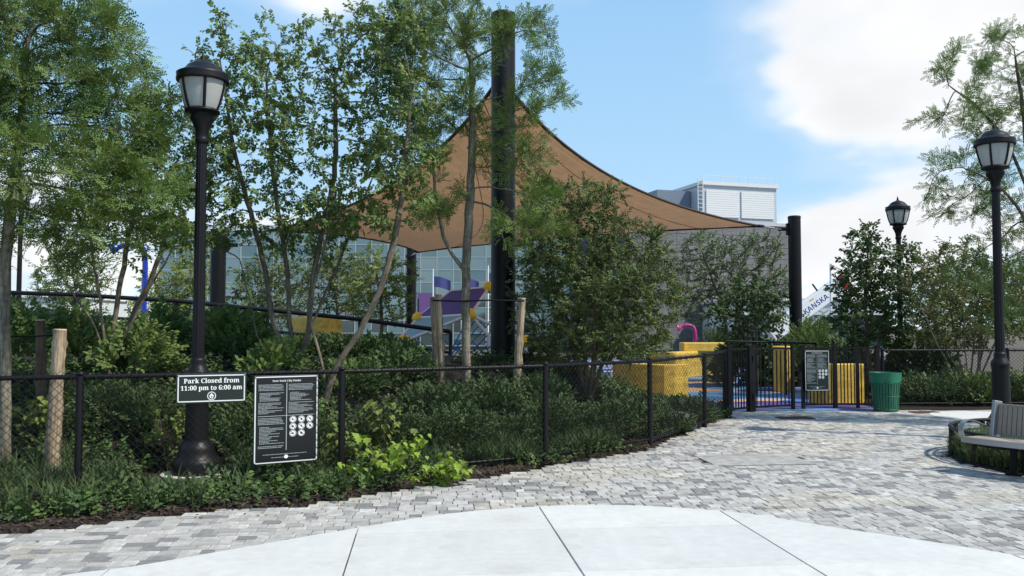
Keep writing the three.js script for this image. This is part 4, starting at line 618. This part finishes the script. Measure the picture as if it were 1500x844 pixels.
// ---------------------------------------------------------------- trees
const at0 = (px, py, z) => P(px, py, z);
{
  const b1 = T(6, 692); const z1 = -b1.z;
  tree({ name: 'honey_locust_tree', label: 'feathery leaved tree with two wooden stakes at its trunk, beside the park lamp', seed: 101, base: b1, radius: 0.06, leaf: 'locust', mat: LEAF.locust, bark: M.barkPale, bare: 0.62, points: 50, per: 1.6, leafFrom: 0.009, size: 1.05, up: 0.15,
    stems: [[b1, P(8, 560, z1), P(6, 430, z1), P(14, 320, z1), P(30, 180, z1), P(40, 60, z1)]],
    blobs: [[60, 30, 120, 70, z1], [130, 110, 95, 85, z1 + 0.2], [20, 150, 100, 90, z1], [170, 190, 90, 70, z1 + 0.4], [60, 250, 110, 70, z1 - 0.2], [175, 270, 90, 60, z1 + 0.3], [-80, 120, 100, 120, z1], [100, 330, 100, 46, z1, 0.8], [230, 330, 60, 40, z1 + 0.5, 0.7], [-30, 330, 80, 60, z1, 0.6], [110, 385, 40, 20, z1 + 0.4, 0.4]] });
  const b2 = T(158, 548), z2 = -b2.z;
  tree({ name: 'multi_stem_tree', label: 'slender multi stem tree fanning out of the shrubs between stake and lamp', seed: 111, base: b2, radius: 0.035, leaf: 'serrate', mat: LEAF.green, bark: M.barkGrey, bare: 0.6, points: 66, per: 1.8, size: 1.05,
    stems: [[b2, P(150, 470, z2), P(140, 400, z2), P(120, 300, z2)], [b2, P(170, 460, z2), P(186, 360, z2), P(205, 270, z2)], [b2, P(190, 470, z2 + 0.2), P(225, 400, z2 + 0.2), P(255, 300, z2 + 0.2)], [b2, P(140, 480, z2), P(100, 420, z2), P(60, 350, z2)], [b2, P(185, 490, z2 - 0.1), P(215, 430, z2 - 0.1), P(250, 370, z2)]],
    blobs: [[210, 300, 70, 90, z2], [265, 250, 50, 100, z2 + 0.3], [110, 340, 60, 50, z2 + 0.2, 0.7], [265, 350, 44, 40, z2, 0.7], [240, 180, 50, 60, z2 + 0.2, 0.7]] });
  const b3 = T(432, 552), z3 = -b3.z;
  tree({ name: 'multi_stem_tree', label: 'slender multi stem tree with oval leaves rising behind the rules sign', seed: 121, base: b3, radius: 0.042, leaf: 'broad', mat: LEAF.green, bark: M.barkGrey, bare: 0.5, points: 58, per: 1.75, size: 0.8, up: -0.05,
    stems: [[b3, P(400, 470, z3), P(385, 380, z3), P(345, 230, z3), P(325, 100, z3)], [b3, P(425, 480, z3), P(420, 400, z3), P(400, 250, z3), P(390, 110, z3)], [b3, P(450, 490, z3 - 0.1), P(460, 400, z3), P(490, 250, z3), P(490, 110, z3)], [b3, P(460, 470, z3 + 0.2), P(490, 400, z3 + 0.2), P(545, 260, z3 + 0.2)], [b3, P(380, 500, z3), P(366, 440, z3), P(350, 380, z3)]],
    blobs: [[330, 100, 50, 70, z3], [395, 130, 60, 90, z3], [400, 40, 22, 30, z3, 0.5], [325, 25, 24, 26, z3, 0.6], [470, 90, 60, 70, z3], [370, 230, 80, 70, z3], [460, 210, 70, 70, z3 - 0.2], [535, 110, 70, 100, z3 + 0.1], [395, 310, 90, 46, z3], [500, 310, 60, 40, z3 + 0.2], [310, 240, 46, 90, z3 + 0.2], [560, 210, 60, 60, z3 + 0.3], [560, 30, 60, 40, z3 + 0.2], [440, 350, 80, 30, z3 + 0.2, 0.6], [300, 340, 50, 40, z3 + 0.3, 0.6], [340, 170, 50, 50, z3]] });
  const b3b = T(474, 596), zb = -b3b.z;
  tree({ name: 'multi_stem_tree', label: 'leaning grey stem tree just right of the rules sign', seed: 131, base: b3b, radius: 0.045, leaf: 'broad', mat: LEAF.green, bark: M.barkGrey, bare: 0.62, points: 54, per: 1.75, size: 0.85, up: -0.1,
    stems: [[b3b, P(492, 540, zb), P(530, 480, zb), P(565, 400, zb), P(590, 280, zb), P(600, 170, zb)], [b3b, P(475, 550, zb + 0.1), P(455, 460, zb + 0.2), P(480, 340, zb + 0.2)]],
    blobs: [[590, 240, 60, 70, zb], [560, 320, 60, 36, zb], [610, 150, 50, 60, zb], [540, 250, 50, 50, zb + 0.1], [590, 60, 60, 60, zb + 0.2, 0.8], [480, 320, 50, 40, zb + 0.2, 0.7]] });
  const b4 = T(683, 584), z4 = -b4.z;
  tree({ name: 'honey_locust_tree', label: 'feathery leaved tree with straight trunk tied between three wooden stakes', seed: 141, base: b4, radius: 0.066, leaf: 'locust', mat: LEAF.locust, bark: M.barkPale, bare: 0.55, points: 34, per: 1.7, size: 1.0, up: 0.15,
    stems: [[b4, P(683, 500, z4), P(682, 400, z4), P(688, 300, z4), P(692, 200, z4), P(690, 90, z4)], [P(683, 400, z4), P(655, 360, z4), P(640, 300, z4), P(632, 220, z4)]],
    blobs: [[640, 40, 80, 60, z4], [690, 70, 44, 70, z4 - 0.1], [775, 46, 40, 44, z4 - 0.3, 0.7], [600, 100, 60, 50, z4], [790, 140, 46, 50, z4 - 0.3, 0.8], [650, 150, 70, 50, z4], [745, 170, 26, 34, z4 - 0.3, 0.4], [770, 230, 40, 60, z4 - 0.2, 0.7], [620, 220, 50, 40, z4, 0.6],  [650, 300, 50, 30, z4, 0.5], [790, 320, 40, 50, z4, 0.6], [742, 340, 24, 26, z4 - 0.3, 0.4]] });
  const b5 = T(862, 566, 6, 14), z5 = 13.6; b5.copy(onGround(P(862, 480, z5).x, z5));
  tree({ name: 'dense_shrub_tree', label: 'broad dense small leaved shrub tree in front of the right part of the sail', seed: 151, base: b5, radius: 0.035, leaf: 'small', mat: LEAF.olive, bark: M.bark, bare: 0.3, points: 105, per: 2.5, size: 1.3, leafFrom: 0.012, wobble: 0.05,
    stems: [[b5, P(830, 480, z5), P(800, 400, z5), P(790, 320, z5)], [b5, P(850, 470, z5), P(845, 380, z5), P(850, 300, z5)], [b5, P(880, 470, z5), P(895, 380, z5 + 0.2), P(905, 310, z5)], [b5, P(900, 490, z5), P(940, 430, z5), P(965, 370, z5)], [b5, P(870, 500, z5 - 0.3), P(870, 440, z5 - 0.5), P(880, 400, z5 - 0.5)]],
    blobs: [[800, 350, 44, 100, z5], [850, 330, 60, 70, z5], [890, 310, 30, 50, z5], [930, 370, 60, 60, z5], [870, 420, 110, 80, z5], [950, 440, 55, 60, z5], [800, 450, 50, 60, z5], [880, 500, 110, 36, z5], [820, 520, 50, 30, z5 - 0.2, 0.7]] });
  const z6 = 26, b6 = V(P(1075, 480, z6).x, 0, -z6);
  tree({ name: 'airy_tree', label: 'airy pale branched tree in front of the grey building', seed: 161, base: b6, radius: 0.05, leaf: 'serrate', mat: LEAF.blueGreen, bark: M.barkPale, bare: 0.25, points: 130, per: 2.0, size: 1.3, step: 0.2, tip: 0.01, leafFrom: 0.022,
    stems: [[b6, P(1060, 460, z6), P(1040, 400, z6), P(1025, 360, z6)], [b6, P(1080, 450, z6), P(1085, 390, z6)], [b6, P(1100, 460, z6), P(1120, 420, z6)]],
    blobs: [[1030, 380, 44, 40, z6], [1090, 380, 50, 44, z6], [1120, 430, 44, 44, z6], [1010, 430, 40, 50, z6, 0.8], [1130, 375, 24, 36, z6, 0.8], [1060, 430, 50, 40, z6, 0.8]] });
  const z6b = 23.5, b6b = V(P(1108, 480, z6b).x, 0, -z6b);
  tree({ name: 'bushy_tree', label: 'bushy green tree between the magenta spray post and right canopy post', seed: 166, base: b6b, radius: 0.04, leaf: 'broad', mat: LEAF.deep, bare: 0.2, points: 46, per: 2, size: 1.5, step: 0.2, tip: 0.007, leafFrom: 0.02,
    stems: [[b6b, P(1108, 480, z6b), P(1106, 440, z6b)], [b6b, P(1090, 485, z6b), P(1080, 450, z6b)]],
    blobs: [[1100, 445, 50, 36, z6b], [1130, 460, 26, 30, z6b], [1075, 470, 30, 24, z6b]] });
  const z7 = 20, b7 = V(P(1272, 480, z7).x, 0.05, -z7);
  tree({ name: 'leafy_tree', label: 'bushy dark leaved tree between the right canopy post and the lamp', seed: 171, base: b7, radius: 0.045, leaf: 'broad', mat: LEAF.deep, bare: 0.2, points: 70, per: 2.0, size: 1.35, step: 0.17, tip: 0.006, leafFrom: 0.016,
    stems: [[b7, P(1270, 480, z7), P(1268, 420, z7), P(1272, 360, z7)], [b7, P(1290, 490, z7), P(1300, 440, z7)], [b7, P(1252, 490, z7), P(1245, 440, z7)]],
    blobs: [[1268, 370, 30, 40, z7], [1255, 420, 36, 50, z7], [1295, 420, 34, 50, z7], [1265, 470, 50, 40, z7], [1310, 470, 40, 40, z7], [1330, 390, 20, 34, z7, 0.7]] });
  const z8 = 18.9, b8 = V(P(1418, 480, z8).x, 0.1, -z8);
  tree({ name: 'vase_shaped_shrub', label: 'brown twigged vase shaped shrub behind the chain link by the bench lamp', seed: 181, base: b8, radius: 0.022, leaf: 'serrate', mat: LEAF.dry, bark: M.barkGrey, bare: 0.35, points: 90, per: 1.7, size: 1.35, step: 0.16, tip: 0.005, leafFrom: 0.012,
    stems: [1348, 1370, 1392, 1412, 1432, 1456, 1480].map((px, i) => [b8, P(lerp(1418, px, 0.45), 530, z8 + (i % 3 - 1) * 0.3), P(px, 450 + (i % 2) * 20, z8 + (i % 3 - 1) * 0.5)]),
    blobs: [[1360, 420, 36, 54, z8], [1400, 410, 44, 60, z8], [1445, 430, 44, 60, z8], [1480, 450, 36, 60, z8], [1370, 480, 40, 34, z8], [1430, 490, 60, 30, z8, 0.7]] });
  const z9 = 14.5, b9 = V(P(1530, 480, z9).x, 0, -z9);
  tree({ name: 'honey_locust_tree', label: 'feathery leaved tree arching over the bench and its lamp', seed: 191, base: b9, radius: 0.07, leaf: 'locust', mat: LEAF.locust, bare: 0.4, points: 22, per: 1.2, size: 1.0, up: 0.15, step: 0.14,
    stems: [[b9, P(1532, 480, z9), P(1524, 380, z9), P(1512, 280, z9), P(1500, 170, z9), P(1485, 70, z9)], [P(1526, 400, z9), P(1500, 320, z9 - 0.2), P(1460, 270, z9 - 0.3), P(1410, 245, z9 - 0.3)], [P(1514, 300, z9), P(1480, 220, z9 + 0.2), P(1435, 160, z9 + 0.2), P(1390, 125, z9 + 0.2)]],
    blobs: [[1440, 80, 40, 40, z9, 0.7], [1480, 90, 46, 60, z9], [1390, 100, 44, 24, z9, 0.6], [1420, 160, 56, 40, z9, 0.8], [1370, 170, 30, 20, z9, 0.4], [1470, 190, 50, 50, z9], [1400, 240, 50, 30, z9, 0.5], [1380, 300, 40, 30, z9, 0.5], [1450, 290, 50, 50, z9, 0.8], [1470, 380, 50, 50, z9], [1480, 460, 40, 40, z9, 0.8], [1560, 150, 60, 140, z9], [1430, 400, 40, 34, z9, 0.6], [1560, 360, 60, 100, z9]] });
  // soft trees beyond the railing
  const far = [[232, 445, 44, 54, 27, 'yellowish', 'pale yellow green tree behind the blue spray post'], [285, 430, 40, 60, 28, 'yellowish', 'pale yellow green tree behind the black lamp post and railing'], [395, 430, 60, 60, 27, 'olive', 'olive green tree behind the railing and the rules sign'], [555, 425, 54, 62, 27.5, 'yellowish', 'pale green tree between yellow wall and middle canopy post'], [490, 415, 50, 56, 29, 'olive', 'olive green tree above the yellow curved wall'], [110, 420, 60, 60, 29, 'green', 'green tree behind the railing next to the far lamp'], [1368, 440, 44, 56, 29, 'yellowish', 'pale green tree behind the vase shaped shrub next to the trash can lamp'], [1432, 450, 46, 50, 30, 'olive', 'olive green tree behind the bench lamp'], [1500, 440, 50, 60, 29, 'yellowish', 'pale green tree right of the bench lamp beyond the fence']];
  far.forEach(([px, py, rx, ry, z, m, label], i) => { const b = V(P(px, 480, z).x, 0, -z); tree({ name: 'background_tree', label, group: px > 1000 ? 'trees beyond the right fence' : 'trees beyond the ramp railing', seed: 200 + i * 7, base: b, radius: 0.06, leaf: 'serrate', mat: LEAF[m], bark: M.barkGrey, bare: 0.5, points: 60, per: 2.0, size: 1.7, step: 0.23, tip: 0.01, leafFrom: 0.024, stems: [[b, P(px + 4, py + ry * 0.6, z), P(px, py, z), P(px - 6, py - ry * 0.6, z)]], blobs: [[px, py, rx, ry, z], [px + rx * 0.5, py - ry * 0.4, rx * 0.6, ry * 0.5, z], [px - rx * 0.5, py + ry * 0.3, rx * 0.6, ry * 0.5, z]] }); });
}

// stakes and ties
function stake(label, px, top, bottom, wpx, mat, lean, extra = 0) {
  const b = T(px + lean, bottom), z = -b.z + extra, q = onGround(P(px + lean, bottom, z).x, z), tp = P(px, top, z), t = thing('tree_stake', label, 'stake', q, 0, 'wooden tree stakes'), d = tp.clone().sub(q), L = d.length() + 0.12, rad = wpx / FOCAL * z / 2;
  const g = new THREE.CylinderGeometry(rad * 0.93, rad * 1.02, L, 18, 24), p = g.attributes.position; for (let i = 0; i < p.count; i++) { const a = Math.atan2(p.getZ(i), p.getX(i)), y = p.getY(i), rr = Math.hypot(p.getX(i), p.getZ(i)); if (rr < 1e-6) continue; const knot = Math.max(0, fbm(Math.cos(a) * 1.5 + px, y * 7, Math.sin(a) * 1.5, 2) - 0.12), f = 1 + 0.12 * fbm(a, y * 2.5, px, 2) + 1.7 * knot; p.setX(i, p.getX(i) * f); p.setZ(i, p.getZ(i) * f); }
  g.computeVertexNormals(); g.translate(0, L / 2 - 0.12, 0).applyQuaternion(new THREE.Quaternion().setFromUnitVectors(UPV, d.normalize())); part('log', g, mat, t);
  const e = new THREE.CylinderGeometry(rad * 0.9, rad * 0.93, 0.012, 16).translate(0, L - 0.112, 0).applyQuaternion(new THREE.Quaternion().setFromUnitVectors(UPV, d)); part('sawn_end', e, std(rgb(0.55, 0.43, 0.3), 0.9), t); return tp;
}
stake('pale peeled log stake beside the left lamp post', 88, 484, 697, 19, M.stake, -14); stake('dark barked log stake behind the pale one beside the lamp post', 59, 470, 604, 14, M.stakeDark, 1);
stake('slim log stake standing close against a thicker stake', 634, 436, 560, 9, M.stake, 6); stake('thicker log stake standing close against a slim stake', 642, 432, 564, 10, M.stake, 6, -0.15); stake('leaning log stake next to the tall canopy post', 765, 438, 578, 11, M.stake, -9);
{ const tie = (label, pts) => solid('tree_tie', tube(pts, 0.012, 30, 6), M.blackMatte, label, 'strap', 'rubber tree ties'); const z = -T(683, 584).z; tie('black rubber tie between stakes and the straight trunk', [P(633, 440, z), P(660, 441, z - 0.06), P(683, 441, z - 0.09), P(715, 440, z - 0.06), P(768, 441, z)]); const za = 9.9; tie('black rubber tie between left trunk and pale stake', [P(-10, 492, za), P(40, 493, za + 0.1), P(70, 491, za), P(92, 490, za - 0.08)]); }
console.log('trees');

// ---------------------------------------------------------------- shrubs and ground cover
{
  const r = rngOf(77);
  const back = 'shrubs along the top of the slope', mid = 'shrubs on the slope behind the fence', right = 'shrubs beyond the gate and right fence';
  const hedge = [[-30, 14.6, 0.50, 'left of the staked trunk'], [28, 14.8, 0.50, 'behind the dark log stake'], [78, 14.6, 0.50, 'behind the pale log stake'], [128, 14.9, 0.50, 'behind the fanning thin stems'], [182, 14.5, 0.50, 'right of the fanning thin stems'], [228, 14.2, 0.50, 'between thin stems and lamp post'], [262, 15, 0.50, 'left behind the lamp post'], [300, 14.7, 0.50, 'right behind the lamp post'], [338, 14.6, 0.50, 'between lamp post and slender stems'], [378, 15, 0.17, 'left behind the slender stems'], [420, 14.8, 0.17, 'below the yellow curved wall'], [470, 15, 0.17, 'below the tan block step'], [520, 15, 0.17, 'behind the leaning grey stem'], [565, 15.2, 0.17, 'below the blue climbing frame panel']];
  const slope = [[30, 11.6, 'beside the dark log stake'], [120, 12.1, 'below the fanning thin stems'], [205, 11.4, 'left of the lamp post'], [240, 12.8, 'higher left of the lamp post'], [345, 12.6, 'above the gap between both fence signs'], [400, 11.6, 'above the tall rules sign'], [520, 11.8, 'right of the leaning stem'], [585, 12.4, 'left of the paired log stakes'], [640, 11.7, 'below the paired log stakes'], [715, 12.1, 'between straight trunk and leaning stake'], [790, 12.7, 'right of the leaning log stake']];
  const foot = [[160, 10.1, 'between the pale stake and the lamp post'], [215, 10.3, 'close left of the lamp post'], [345, 10.1, 'below the gap between the two fence signs'], [385, 10.3, 'right behind the tall rules sign'], [455, 10.1, 'behind the right edge of the rules sign'], [560, 10.6, 'behind the bright yellow green plant'], [610, 10.8, 'below the paired log stakes'], [665, 10.9, 'below the straight staked trunk'], [735, 11.4, 'below the tallest canopy post'], [800, 11.8, 'left under the broad dense shrub tree'], [845, 12.1, 'under the middle of the broad dense shrub tree'], [890, 12.4, 'right under the broad dense shrub tree'], [930, 12.8, 'below the left end of the yellow curved wall'], [965, 13.4, 'in front of the yellow curved wall'], [1012, 14.6, 'beside the boulder near the gate']];
  let s = 300;
  for (const [px, z, h, where] of hedge) { s += 5; shrub({ name: 'evergreen_shrub', label: 'dark evergreen hedge shrub ' + where, group: back, seed: s, base: onGround(P(px, 480, z).x, z), size: [0.48 + 0.12 * r(), h * (0.85 + 0.35 * r())], leaf: 'serrate', mat: r() < 0.5 ? LEAF.hedge : LEAF.deep, n: 330, leafSize: 1.25 }); }
  for (const [px, z, where] of slope) { s += 5; const k = 0.8 + 0.4 * r(), up = px > 480 ? 0.5 : 0.95; shrub({ name: 'leafy_shrub', label: 'leafy green shrub on the slope ' + where, group: mid, seed: s, base: onGround(P(px, 480, z).x, z), size: [0.4 * k, 0.6 * up * (0.85 + 0.35 * r())], leaf: px > 480 ? 'serrate' : 'broad', mat: px > 480 ? (r() < 0.5 ? LEAF.deep : LEAF.hedge) : r() < 0.6 ? LEAF.green : LEAF.hedge, n: Math.round((px > 480 ? 190 : 170) * k * k), leafSize: 1.1 }); }
  for (const [px, z, where] of foot) { s += 5; const k = 0.75 + 0.4 * r(); shrub({ name: 'low_shrub', label: 'low dark shrub behind the chain link ' + where, group: mid, seed: s, base: onGround(P(px, 480, z).x, z), size: [0.4 * k, 0.2 + 0.3 * r()], leaf: 'small', mat: LEAF.deep, n: Math.round(170 * k * k), leafSize: 1.25 }); }
  for (const [px, z, where] of [[1335, 18.5, 'next to the trash can'], [1362, 18.3, 'second from the trash can'], [1392, 18.4, 'left of the vase shaped shrub stems'], [1425, 18.2, 'in front of the vase shaped shrub stems'], [1458, 18.4, 'behind the bench lamp post'], [1492, 18.3, 'above the bench backrest']]) { s += 5; shrub({ name: 'low_shrub', label: 'low green shrub behind the right chain link ' + where, group: right, seed: s, base: onGround(P(px, 480, z).x, z), size: [0.5, 0.4 + 0.25 * r()], leaf: 'serrate', mat: r() < 0.5 ? LEAF.green : LEAF.blueGreen, n: 210, leafSize: 1.3 }); }
  shrub({ name: 'round_shrub', label: 'round bright green shrub at the foot of the right canopy post', seed: 901, base: V(P(1194, 480, 22.5).x, 0, -22.5), size: [0.62, 1.75], low: 0.3, leaf: 'fine', mat: LEAF.locust, n: 620, leafSize: 1.8 });
  shrub({ name: 'round_shrub', label: 'round dark green shrub beside the magenta spray post', seed: 911, base: V(P(1047, 480, 31).x, 0, -31), size: [0.5, 1.55], leaf: 'fine', mat: LEAF.deep, n: 420, leafSize: 1.9 });
  for (const [px, z, h, label] of [[1085, 24.5, 1.5, 'dark leafy hedge shrub below the bushy green tree'], [1135, 24.5, 1.4, 'dark leafy hedge shrub left of the right canopy post'], [1236, 21.5, 1.4, 'dark leafy hedge shrub right of the right canopy post'], [1345, 20.5, 1.3, 'dark leafy hedge shrub at the foot of the lamp behind the trash can']]) { s += 5; shrub({ name: 'hedge_shrub', label, seed: s, base: V(P(px, 480, z).x, height(P(px, 480, z).x, z), -z), size: [0.75, h], leaf: 'broad', mat: LEAF.deep, n: 420, leafSize: 1.5 }); }

  // bright yellow green plants with separate lobed leaves
  const lobed = (() => { const sh = new THREE.Shape(), pts = [[0, 0], [0.3, 0.1], [0.52, 0.32], [0.36, 0.4], [0.46, 0.68], [0.2, 0.62], [0.12, 0.85], [0, 1]]; pts.forEach((p, i) => sh[i ? 'lineTo' : 'moveTo'](p[0], p[1])); pts.slice(1, -1).reverse().forEach(p => sh.lineTo(-p[0], p[1])); const g = new THREE.ShapeGeometry(sh); const q = g.attributes.position; for (let i = 0; i < q.count; i++) { const x = q.getX(i), y = q.getY(i); q.setXYZ(i, x, Math.abs(x) * 0.3 - y * y * 0.22, -y); } g.computeVertexNormals(); return g; })();
  const lime = (label, px, py, z, w, h, n, seed, mat = LEAF.lime, size = 0.095) => {
    const q = rngOf(seed), x = P(px, py, z).x, base = onGround(x, z), t = thing('lobed_leaf_plant', label, 'plant', base), nodes = [], leaves = [];
    for (let i = 0; i < 9; i++) { const a = q() * 6.28, tip = V(Math.cos(a) * w * (0.4 + 0.6 * q()), h * (0.35 + 0.65 * q()), Math.sin(a) * w * 0.5 * (0.4 + 0.6 * q())); let prev = null; for (let k = 0; k <= 5; k++) { const u = k / 5, nd = { p: V(tip.x * u, tip.y * Math.sin(u * 1.4) / Math.sin(1.4), tip.z * u), parent: prev, kids: [], r: lerp(0.006, 0.002, u) }; if (prev) prev.kids.push(nd); nodes.push(nd); prev = nd; if (k > 1) for (let c = 0; c < n / 36; c++) leaves.push([nd.p.clone().add(V((q() - 0.5) * 0.12, (q() - 0.5) * 0.08, (q() - 0.5) * 0.12)), q() * 6.28, u]); } }
    part('stems', limbs(nodes, 5), M.barkGrey, t);
    for (const [p, a] of leaves) { const m = part('leaf', lobed, mat, t); const k = size * (0.65 + 0.6 * q()); m.position.copy(p); m.scale.set(k, k, k); m.rotation.set(-0.25 - q() * 0.6, a, (q() - 0.5) * 0.6, 'YXZ'); }
  };
  lime('bright yellow green lobed leaf plant spilling through the fence', 572, 700, 8.85, 0.6, 0.55, 180, 951, LEAF.lime, 0.078); lime('bright yellow green plant leaning through the fence towards the pavers', 636, 690, 9.05, 0.45, 0.42, 110, 957, LEAF.lime, 0.078);
  lime('yellow green lobed leaf plant half way up the slope', 565, 610, 10.3, 0.34, 0.75, 90, 963, LEAF.yellowish, 0.085); lime('yellow green plant in front of the straight staked trunk', 690, 600, 11.2, 0.3, 0.4, 60, 969, LEAF.yellowish, 0.08); lime('pale green lobed leaf plant beside the park hours sign', 245, 600, 9.9, 0.3, 0.75, 60, 975, LEAF.yellowish, 0.08); lime('pale green lobed leaf plant beside the dark stake', 40, 640, 9.6, 0.4, 0.55, 80, 981, LEAF.yellowish, 0.085);
  lime('yellow green lobed leaf plant under the leaning stem right of the rules sign', 492, 652, 9.9, 0.3, 0.5, 60, 987, LEAF.yellowish, 0.085);

  // flowers and grasses nobody could count
  const bladeG = seed => { const q = rngOf(seed), list = []; for (let k = 0; k < 16; k++) { const a = q() * 6.28, L = 0.2 + q() * 0.2, w = 0.0045, lean = 0.25 + q() * 0.9, pos = [], at = u => [Math.cos(a) * lean * L * u * u * 0.8 + (k % 4 - 1.5) * 0.012, L * u * (1 - 0.35 * lean * u), Math.sin(a) * lean * L * u * u * 0.8 + (k % 3 - 1) * 0.014], sx = -Math.sin(a) * w, sz = Math.cos(a) * w; for (let i = 0; i < 4; i++) { const p = at(i / 4), p2 = at((i + 1) / 4), w0 = 1 - (i / 4) ** 2, w1 = 1 - ((i + 1) / 4) ** 2; pos.push(p[0] - sx * w0, p[1], p[2] - sz * w0, p[0] + sx * w0, p[1], p[2] + sz * w0, p2[0] + sx * w1, p2[1], p2[2] + sz * w1, p[0] - sx * w0, p[1], p[2] - sz * w0, p2[0] + sx * w1, p2[1], p2[2] + sz * w1, p2[0] - sx * w1, p2[1], p2[2] - sz * w1); } const g = new THREE.BufferGeometry(); g.setAttribute('position', new THREE.Float32BufferAttribute(pos, 3)); g.computeVertexNormals(); list.push(g); } return mergeGeometries(list); };
  const scatter = (name, label, category, geo, mat, spots, tint = 0.3) => { const im = new THREE.InstancedMesh(geo, mat, spots.length); im.name = name; im.castShadow = im.receiveShadow = true; const q = rngOf(spots.length); spots.forEach(([p, sc, e], i) => { im.setMatrixAt(i, tmpM.compose(p, tmpQ.setFromEuler(e ?? new THREE.Euler(0, q() * 6.28, 0)), V(sc, sc, sc))); const b = 1 + (q() - 0.5) * 2 * tint, w = (q() - 0.4) * 0.3; im.setColorAt(i, tmpC.setRGB(b * (1 + w), b, b * (1 - w * 0.4))); }); scene.add(im); tag(im, label, category, null, 'stuff'); };
  const lampAt = G(287, 700), grass = [], cover = [], chips = [], litter = [];
  for (let i = 0; i < 2600; i++) { const x = -6.6 + r() * 10.4, fz = interp(fenceLine, x), z = fz - 0.75 + r() * 2.1, past = z - plazaEdge(x); if (past < 0.14) continue; const c = fbm(x * 1.1 + 4, z * 1.3, 3, 3), front = z < fz; if (c < (front ? 0.02 : -0.04) || r() < 0.4 || Math.hypot((x - lampAt.x) / 0.52, (z - 9.15) / 0.85) < 1) continue; grass.push([onGround(x, z), (front ? 0.4 : 0.6) + 0.6 * r()]); }
  for (let i = 0; i < 1500; i++) { const a = r() * 6.28, q = i < 650 ? 1.32 + 0.2 * r() : Math.sqrt(r()) * 1.42; const x = BED.x + Math.cos(a) * q, z = BED.z + Math.sin(a) * q; grass.push([onGround(x, z), (i < 650 ? 0.45 : 0.75) + 0.4 * r()]); }
  scatter('grass', 'tufts of green grass along the fence and in the round bed', 'grass', bladeG(12), leafMat(0.075, 0.125, 0.04, 0.3), grass);
  for (let i = 0; i < 9500; i++) { const x = -7.5 + r() * 11.6, fz = interp(fenceLine, x), z = fz - 0.95 + r() * 4.9, past = z - plazaEdge(x); if (past < 0.06) continue; const c = fbm(x * 0.9 + 11, z * 0.9, 6, 3); if (c < (z < fz ? (x < -1.6 ? -0.2 : -0.12) : z < fz + 1.2 ? -0.08 : -0.25) || Math.hypot((x - lampAt.x) / 0.52, (z - 9.15) / 0.85) < 1) continue; cover.push([onGround(x, z).add(V(0, 0.02, 0)), 0.8 + 0.6 * r(), new THREE.Euler(0.3 + r() * 0.9, r() * 6.28, (r() - 0.5) * 0.5, 'YXZ')]); }
  for (let i = 0; i < 1300; i++) { const x = 7.8 + r() * 6, z = 18 + r() * 2.5; cover.push([onGround(x, z), 1 + 0.5 * r(), new THREE.Euler(0.3 + r() * 0.9, r() * 6.28, 0, 'YXZ')]); }
  scatter('ground_cover', 'low dark leafy ground cover spread over the planted slope', 'ground cover', SPRIG.serrate[0], LEAF.deep, cover.filter((_, i) => i % 5 > 1), 0.35);
  scatter('ground_cover_001', 'lighter green small leaved ground cover mixed through the planted slope', 'ground cover', SPRIG.broad[1], LEAF.hedge, cover.filter((_, i) => i % 5 < 2).map(([p, q, e]) => [p, q * 0.75, e]), 0.4);
  for (let i = 0; i < 6500; i++) { const x = -6.5 + r() * 10.6, z = plazaEdge(x) + 0.02 + r() * r() * 2.6; chips.push([onGround(x, z).add(V(0, 0.004, 0)), 0.5 + r(), new THREE.Euler((r() - 0.5) * 0.9, r() * 6.28, (r() - 0.5) * 0.9)]); }
  scatter('mulch', 'dark bark mulch over the planting soil', 'mulch', new THREE.BoxGeometry(0.045, 0.009, 0.016), std(rgb(0.045, 0.031, 0.022), 1), chips, 0.5);
  for (let i = 0; i < 240; i++) { const x = -6 + r() * 10, z = plazaEdge(x) - 0.5 + r() * 0.9; litter.push([V(x, Math.max(0.006, height(x, z) + 0.01), -z), 0.4 + 0.5 * r(), new THREE.Euler((r() - 0.5) * 0.3, r() * 6.28, 0)]); }
  scatter('leaf_litter', 'small fallen leaves along the paver edge', 'leaf litter', leafGeo(0.05, 0.025), LEAF.dry, litter, 0.4);
}
{ // boulder by the fence
  const p = onGround(P(985, 480, 13.9).x, 13.9), g = new THREE.IcosahedronGeometry(0.3, 4), q = g.attributes.position; for (let i = 0; i < q.count; i++) { const v = V(q.getX(i), q.getY(i), q.getZ(i)), f = 1 + 0.5 * fbm(v.x * 3, v.y * 3, v.z * 3, 3); q.setXYZ(i, v.x * f * 1.3, Math.max(-0.1, v.y * f * 0.6), v.z * f); } g.computeVertexNormals(); g.translate(0, 0.08, 0);
  const m = solid('boulder', g, std(rgb(0.14, 0.14, 0.145), 0.9, { map: speck }), 'grey boulder at the foot of the fence near the gate', 'boulder'); m.position.copy(p);
}
shade(scene);
console.log('done');
renderer.render(scene, camera);
